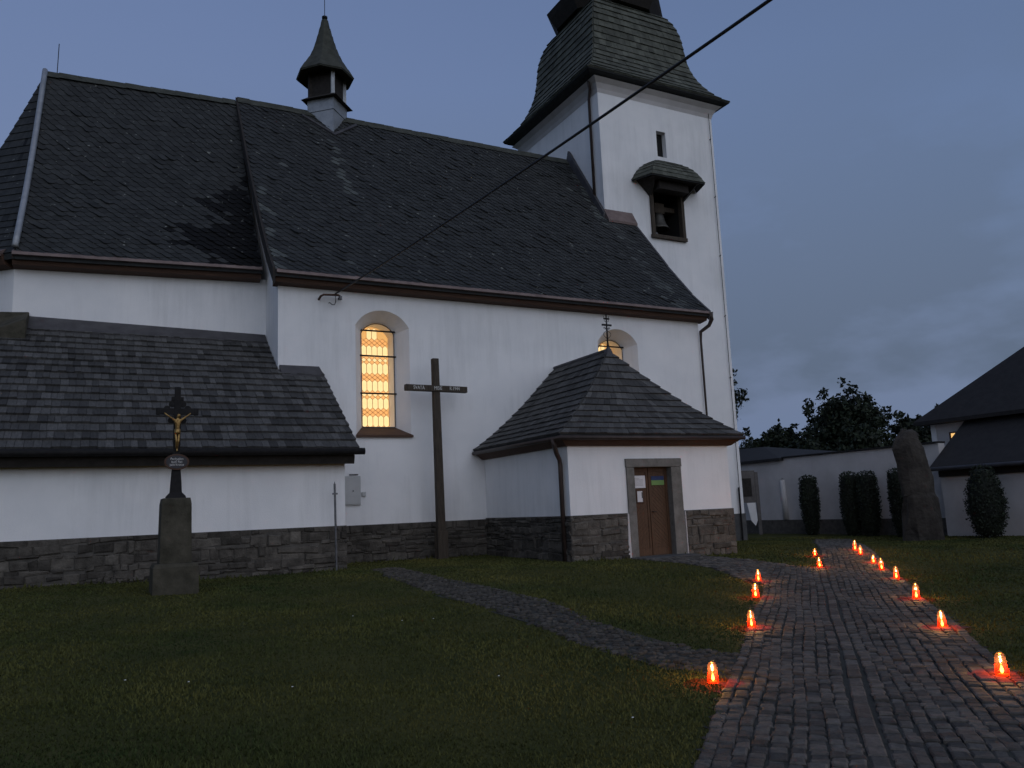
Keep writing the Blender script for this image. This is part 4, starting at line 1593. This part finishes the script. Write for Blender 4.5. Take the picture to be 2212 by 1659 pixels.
def leaf_cloud(centers, radii, n, size, flat=1.0, seed=1, shell=.55):
    """n leaf quads spread through ellipsoid clumps"""
    r = np.random.default_rng(seed)
    centers = np.asarray(centers, float); radii = np.asarray(radii, float)
    if radii.ndim == 1:
        radii = np.stack([radii] * 3, -1)
    wgt = radii.prod(1) ** (2 / 3)
    idx = r.choice(len(centers), n, p=wgt / wgt.sum())
    d = r.normal(size=(n, 3)); d /= np.linalg.norm(d, axis=1)[:, None]
    rad = shell + (1 - shell) * r.random(n) ** .6
    rad *= r.uniform(.82, 1.12, n)
    P = centers[idx] + d * radii[idx] * rad[:, None]
    a = r.normal(size=(n, 3)); a /= np.linalg.norm(a, axis=1)[:, None]
    b = np.cross(a, d + r.normal(size=(n, 3)) * .6); b /= np.linalg.norm(b, axis=1)[:, None] + 1e-9
    s = size * r.uniform(.6, 1.4, n)[:, None]
    V = np.concatenate([P - a * s, P + b * s * .55, P + a * s, P - b * s * .55], 1).reshape(-1, 3)
    Fi = [(4 * i, 4 * i + 1, 4 * i + 2, 4 * i + 3) for i in range(n)]
    T = np.clip(r.normal(.4, .22, n), 0, .9)
    return V, Fi, T


def leaf_obj(name, data, mat, parent):
    V, Fi, T = data
    me = bpy.data.meshes.new(name)
    me.from_pydata([tuple(v) for v in V], [], Fi)
    a = me.attributes.new('tint', 'FLOAT', 'FACE')
    a.data.foreach_set('value', T)
    return link(name, me, mat, parent)


def tree(name, label, base, h, cr_w, seed, nclump=26, nleaf=9000, leaf=.16, group='trees beyond the farm walls'):
    r = random.Random(seed)
    t = thing(name, label, 'tree', base, group)
    bx, by, bz = base
    mb = MB()
    mb.tube([(bx, by, bz - .3), (bx + r.uniform(-.1, .1), by, bz + h * .25), (bx + r.uniform(-.2, .2), by + r.uniform(-.2, .2), bz + h * .6), (bx, by, bz + h * .85)], [h * .035, h * .027, h * .016, h * .006], 8)
    mb.build('trunk', 'bark', t, True)
    lm = MB()
    cen, rad_ = [], []
    for k in range(nclump):
        f = (k + .5) / nclump
        zz = bz + h * (.16 + .74 * f)
        prof = math.sin(math.pi * min(1, (.18 + .80 * f))) ** .8
        an_ = r.uniform(0, 6.28)
        rr = cr_w * prof * r.uniform(.35, .95)
        cpos = (bx + rr * math.cos(an_), by + rr * math.sin(an_), zz + r.uniform(-.05, .05) * h)
        cen.append(cpos)
        q = cr_w * r.uniform(.20, .38)
        rad_.append((q * 1.15, q * 1.15, q * .85))
        if k % 2 == 0:
            lm.tube([(bx, by, zz - h * .12), ((bx + cpos[0]) / 2, (by + cpos[1]) / 2, zz - h * .04), cpos], [h * .010, h * .007, h * .003], 5)
    for k in range(nclump):                                  # thin stray shoots break the outline
        c_, q_ = cen[k], rad_[k]
        for _ in range(3):
            a1, a2 = r.uniform(0, 6.28), r.uniform(-.3, 1.3)
            e = q_[0] * r.uniform(1.0, 1.35)
            cen.append((c_[0] + e * math.cos(a1) * math.cos(a2), c_[1] + e * math.sin(a1) * math.cos(a2), c_[2] + e * math.sin(a2)))
            w_ = q_[0] * r.uniform(.14, .26)
            rad_.append((w_, w_, w_ * 1.2))
    lm.build('limb', 'bark', t, True)
    leaf_obj('crown', leaf_cloud(cen, rad_, nleaf, leaf, seed=seed, shell=.35), 'leaf', t)
    return t


tree('leafy_tree', 'broad dark leafy tree rising highest behind the long white farm wall', (45.7, 20.8, -.4), 8.8, 4.3, 3, 60, 26000, .17)
tree('leafy_tree', 'low rounded leafy tree behind the long wall, nearest the church tower', (43.8, 26.0, -.4), 6.9, 3.3, 5, 40, 14000, .17)
tree('leafy_tree', 'thin-topped leafy tree behind the wall beside the standing stone', (49.6, 18.6, -.4), 7.3, 2.6, 8, 34, 11000, .17)
tree('leafy_tree', 'dark tree showing above the farmhouse eave', (52.5, 16.6, -.4), 8.2, 3.2, 9, 34, 11000, .17)
tree('leafy_tree', 'tall tree whose branch tips show past the corner of the church tower', (26.6, 14.6, -.4), 9.8, 2.9, 12, 34, 12000, .10)
tree('leafy_tree', 'small distant tree filling the gap over the wall next to the tower', (47.0, 29.0, -.4), 6.0, 3.4, 15, 36, 11000, .17)


def thuja(label, x, y, h, w, seed, top=1.0, belly=.55):
    z = g1(x, y)
    t = thing('thuja', label, 'shrub', (x, y, z), 'clipped thujas along the farm wall')
    MB().tube([(x, y, z - .2), (x, y, z + h * .7)], [.05, .02], 6).build('stem', 'bark', t)
    cen, rad_ = [], []
    for k in range(14):
        f = k / 13
        rr = w * (.62 + .38 * math.sin(math.pi * min(1, f / (2 * belly)))) if f < belly else w * (top + (1 - top) * math.cos((f - belly) / (1 - belly) * math.pi / 2))
        cen.append((x, y, z + h * (.05 + .90 * f)))
        rad_.append((rr, rr, h * .085))
    core = MB().lathe([(.02, z)] + [(r_[0] * .82, c_[2]) for r_, c_ in zip(rad_, cen)] + [(.02, z + h * .98)], (x, y, 0), 12)
    core.build('inner_foliage', 'thuja', t, True)
    leaf_obj('foliage', leaf_cloud(cen, rad_, 6500, .04, seed=seed, shell=.86), 'thuja', t)
    return t


thuja('narrow flat-topped thuja standing alone against the long white wall', 22.4, 3.85, 2.38, .40, 21, .85, .6)
thuja('left thuja of the touching pair against the long white wall', 22.4, 1.80, 2.42, .42, 22, .8, .5)
thuja('right thuja of the touching pair against the long white wall', 22.4, .98, 2.40, .42, 23, .85, .5)
thuja('dark thuja half hidden behind the standing stone', 22.2, -.50, 2.42, .36, 24, .9, .5)
thuja('bulging wide thuja before the lean-to wall', 21.8, -3.97, 2.28, .62, 25, .55, .42)

# standing stone
ms = MB()
rings = []
mxc, myc = 20.55, -2.55
sec = [(-.5, .66, 0), (.0, .64, 0), (.6, .60, -.02), (1.05, .56, -.03), (1.15, .53, -.08), (1.7, .52, -.10), (2.2, .50, -.13), (2.7, .50, -.20), (3.0, .42, -.22), (3.2, .32, -.16), (3.32, .18, -.20)]
r5 = random.Random(4)
for z, h, off in sec:
    ring_ = []
    for k in range(14):
        a = 2 * math.pi * k / 14
        q = h * (1 + .12 * math.sin(3 * a + z * 2) + r5.uniform(-.08, .08))
        q2 = .42 * (1 + r5.uniform(-.1, .1)) * (h / .55)
        ring_.append((mxc + off * .88 + q * math.cos(a) * .88 + q2 * math.sin(a) * .46, myc - off * .46 - q * math.cos(a) * .46 + q2 * math.sin(a) * .88, z + r5.uniform(-.05, .05)))
    rings.append(ring_)
tag(ms.loft(rings).build('standing_stone', 'monolith', None, False, .03), 'tall rough standing stone at the end of the paved path', 'stone')

# ------------------------------------------------------------------ farm buildings on the right
fw = thing('farm_outbuilding', 'long low white outbuilding with dark tiled roof behind the thujas', 'outbuilding', (23.4, 6, -.4))
MB().box(23.2, 23.55, -1.6, 15, -.6, 2.95).box(23.55, 27.5, 4.3, 15, -.6, 2.9).build('wall', 'plaster_old', fw)
MB().box(23.12, 23.2, -1.6, 15, -.6, .27).build('wall_plinth', 'mortar', fw)
MB().tube([(23.19, 5.95, .28), (23.19, 6.0, 2.0), (23.19, 6.0, 2.08)], [.14, .12, .05], 10).build('light_streak', 'streak_pale', fw, True)  # pale streak of reflected light, shaped as a solid strip on the wall
rf = MB()
rf.add([(23.0, 5.9, 2.98), (23.0, 15.2, 2.98), (25.5, 15.2, 3.85), (25.5, 9.2, 3.76), (28, 15.2, 2.98), (28, 4.2, 2.98), (23.0, 5.9, 2.86), (23, 15.2, 2.86), (28, 15.2, 2.86), (28, 4.2, 2.86)],
       [(0, 3, 2, 1), (3, 5, 4, 2), (0, 5, 3), (6, 7, 8, 9), (0, 1, 7, 6), (1, 2, 4, 8, 7), (4, 5, 9, 8), (5, 0, 6, 9)])
rf.build('roof', 'tile', fw)
MB().box(23.1, 23.62, -1.6, 5.85, 2.96, 3.02).build('wall_coping', 'tile', fw)

hs_ = thing('farmhouse', 'dim farmhouse with dark hipped roof, lit attic window and lean-to', 'house', (25, -4, -.4))
MB().box(25.0, 34, -14, -.2, -.6, 3.98).build('wall', 'plaster_old', hs_)
MB().box(24.96, 25.0, -.36, -.16, 0, 3.9).build('corner_pilaster', 'plaster', hs_)
# main roof with a steep hip towards the churchyard
mr = MB()
mr.add([(24.45, .2, 3.92), (34.6, .2, 3.92), (34.6, -14.4, 3.92), (24.45, -14.4, 3.92), (29.5, -5.2, 8.6), (29.5, -14.4, 8.6),
        (24.45, .2, 3.78), (34.6, .2, 3.78), (34.6, -14.4, 3.78), (24.45, -14.4, 3.78)],
       [(0, 4, 5, 3), (0, 1, 4), (1, 2, 5, 4), (2, 3, 5), (6, 9, 8, 7), (0, 3, 9, 6), (0, 6, 7, 1), (1, 7, 8, 2), (2, 8, 9, 3)])
mr.build('roof', 'tile', hs_)
wn = MB().box(24.985, 25.0, -1.45, -.95, 2.9, 3.38).build('window', 'lamp', hs_)
wf = MB()
for a, b, c, d in ((-1.5, -1.45, 2.85, 3.43), (-.95, -.9, 2.85, 3.43), (-1.45, -.95, 2.85, 2.9), (-1.45, -.95, 3.38, 3.43), (-1.215, -1.185, 2.9, 3.38)):
    wf.box(24.95, 24.999, a, b, c, d)
wf.build('window_frame', 'brown', wn)
MB().box(22.9, 24.95, -12, -1.75, -.6, 2.02).build('lean_to_wall', 'plaster_old', hs_)
lr = MB().hexa([(22.5, -12.3, 1.96), (22.5, -1.62, 1.96), (24.95, -1.62, 3.72), (24.95, -12.3, 3.72)], [(22.5, -12.3, 2.06), (22.5, -1.62, 2.06), (24.95, -1.62, 3.84), (24.95, -12.3, 3.84)])
ltr = lr.build('lean_to_roof', 'tile', hs_)
MB().tube([(22.44, -12.3, 2.02), (22.44, -1.6, 2.0)], .07, 8).build('gutter', 'zinc', ltr, True)
MB().box(22.8, 22.9, -12, -1.75, 1.72, 1.95).build('eave_board', 'louvre', ltr)

# weathered notice board by the tower corner
nb = thing('notice_board', 'weathered grey wooden notice board with dark panel, seen beside the tower corner', 'notice board', (22.1, 6.7, -.35))
ex_, ey_ = Vector((.88, -.47, 0)), Vector((.47, .88, 0))
O_ = Vector((21.75, 6.85, 0))


def obx(mb, a0, a1, b0, b1, z0, z1):
    P = lambda a, b, z: O_ + ex_ * a + ey_ * b + Vector((0, 0, z))
    return mb.hexa([P(a0, b0, z0), P(a1, b0, z0), P(a1, b1, z0), P(a0, b1, z0)], [P(a0, b0, z1), P(a1, b0, z1), P(a1, b1, z1), P(a0, b1, z1)])


obx(MB(), -.35, .5, 0, .05, 1.08, 2.5).build('panel', 'board', nb, bevel=.02)
obx(MB(), -.2, .3, -.02, -.001, 1.35, 2.15).build('dark_poster', 'louvre', nb)
obx(MB(), .48, .62, -.02, .08, -.5, 2.42).build('post', 'board', nb)
obx(MB(), -.5, -.36, -.02, .08, -.5, 2.42).build('post', 'board', nb)
P = lambda a, b, z: O_ + ex_ * a + ey_ * b + Vector((0, 0, z))
MB().extrude([P(.05, .02, 1.07), P(.42, .02, 1.07), P(.46, .02, .30), P(.36, .02, .06), P(.18, .02, .30)], ey_ * .03).build('white_panel', 'plaster', nb)

# ------------------------------------------------------------------ grass
n_tot = 560000
rr_ = np.random.default_rng(11)
dist = 2.6 + 32 * rr_.random(n_tot) ** 1.75
ang = rr_.uniform(R(-20), R(74), n_tot)              # azimuth from +Y towards +X
gx_ = CAM[0] + dist * np.sin(ang)
gy_ = CAM[1] + dist * np.cos(ang)
s_, o_ = so(gx_, gy_)
soft = rr_.normal(0, .055, n_tot)
sx_j, sy_j = gx_ + soft, gy_ + rr_.normal(0, .055, n_tot)
bad = pip(sx_j, sy_j, MAIN) | pip(sx_j, sy_j, DOORP) | (side_d(gx_, gy_) < rr_.normal(-.09, .09, n_tot))
bad |= (gx_ > -11) & (gx_ < .92) & (gy_ > -2.82)
bad |= (gx_ > .8) & (gx_ < 14) & (gy_ > -.04)
bad |= (gx_ > 5.6) & (gx_ < 10.6) & (gy_ > -4.46) & (gy_ < 0)
bad |= (gx_ > 12.7) & (gx_ < 18.5) & (gy_ > 3.4)
bad |= (gx_ > 23.1)
bad |= (np.abs(gx_ - cx0) < .4) & (np.abs(gy_ - cy0) < .4)
gx_, gy_, dist = gx_[~bad], gy_[~bad], dist[~bad]
n = len(gx_)
gz_ = gz(gx_, gy_)
# longer unmown grass at the foot of the walls
near = np.minimum(np.where(gx_ < .92, np.abs(gy_ + 2.82), 9), np.where((gx_ > .9) & (gx_ < 5.6), np.abs(gy_ + .05), 9))
near = np.minimum(near, np.where((gx_ > 5.6) & (gx_ < 10.6), np.abs(gy_ + 4.46), 9))
patch = np.sin(gx_ * 1.7 + 2 * np.sin(gy_ * .9)) * np.sin(gy_ * 1.3 + np.sin(gx_ * .7))
ht = rr_.uniform(.012, .034, n) * (1 + .3 * patch) * (1 + 4.5 * rr_.random(n) ** 2 * np.exp(-(near / .16) ** 2))
ht *= np.where(rr_.random(n) < .012, 1.9, 1)
wd = .0020 + .0010 * dist
a_ = rr_.uniform(0, 6.28, n)
ln2 = ht * rr_.uniform(.1, .9, n)
b_ = rr_.uniform(0, 6.28, n)
dx, dy = np.cos(a_) * wd, np.sin(a_) * wd
lx, ly = np.cos(b_) * ln2, np.sin(b_) * ln2
z0 = gz_ - .004
V = np.stack([np.stack([gx_ - dx, gy_ - dy, z0], -1), np.stack([gx_ + dx, gy_ + dy, z0], -1), np.stack([gx_ + lx, gy_ + ly, z0 + ht], -1)], 1).reshape(-1, 3)
me = bpy.data.meshes.new('grass')
me.vertices.add(3 * n)
me.vertices.foreach_set('co', V.ravel())
me.loops.add(3 * n)
me.loops.foreach_set('vertex_index', np.arange(3 * n, dtype=np.int32))
me.polygons.add(n)
me.polygons.foreach_set('loop_start', np.arange(0, 3 * n, 3, dtype=np.int32))
me.update()
at_ = me.attributes.new('tint', 'FLOAT', 'FACE')
at_.data.foreach_set('value', np.clip(rr_.normal(.4, .10, n) + .12 * patch, 0, .9).astype(np.float32))
go = link('grass', me, 'grass')
go['kind'] = 'stuff'
go['label'] = 'short dark lawn grass around the church and paths'
go['category'] = 'grass'

# a few daisies and clover heads in the near lawn
dm = MB()
r9 = random.Random(3)
for k in range(12):
    d_ = 3.2 + 9 * r9.random() ** 1.5
    a = r9.uniform(R(0), R(42))
    x, y = CAM[0] + d_ * math.sin(a), CAM[1] + d_ * math.cos(a)
    if pip(np.array([x]), np.array([y]), MAIN)[0] or side_d(np.array([x]), np.array([y]))[0] < .1:
        continue
    z = g1(x, y) + r9.uniform(.02, .03)
    dm.lathe([(.001, 0), (.010, .003), (.007, .007), (.001, .008)], (x, y, z), 7)
do = dm.build('daisies', 'letter')
do['kind'] = 'stuff'
do['label'] = 'scattered tiny pale daisies in the near lawn'
do['category'] = 'flowers'
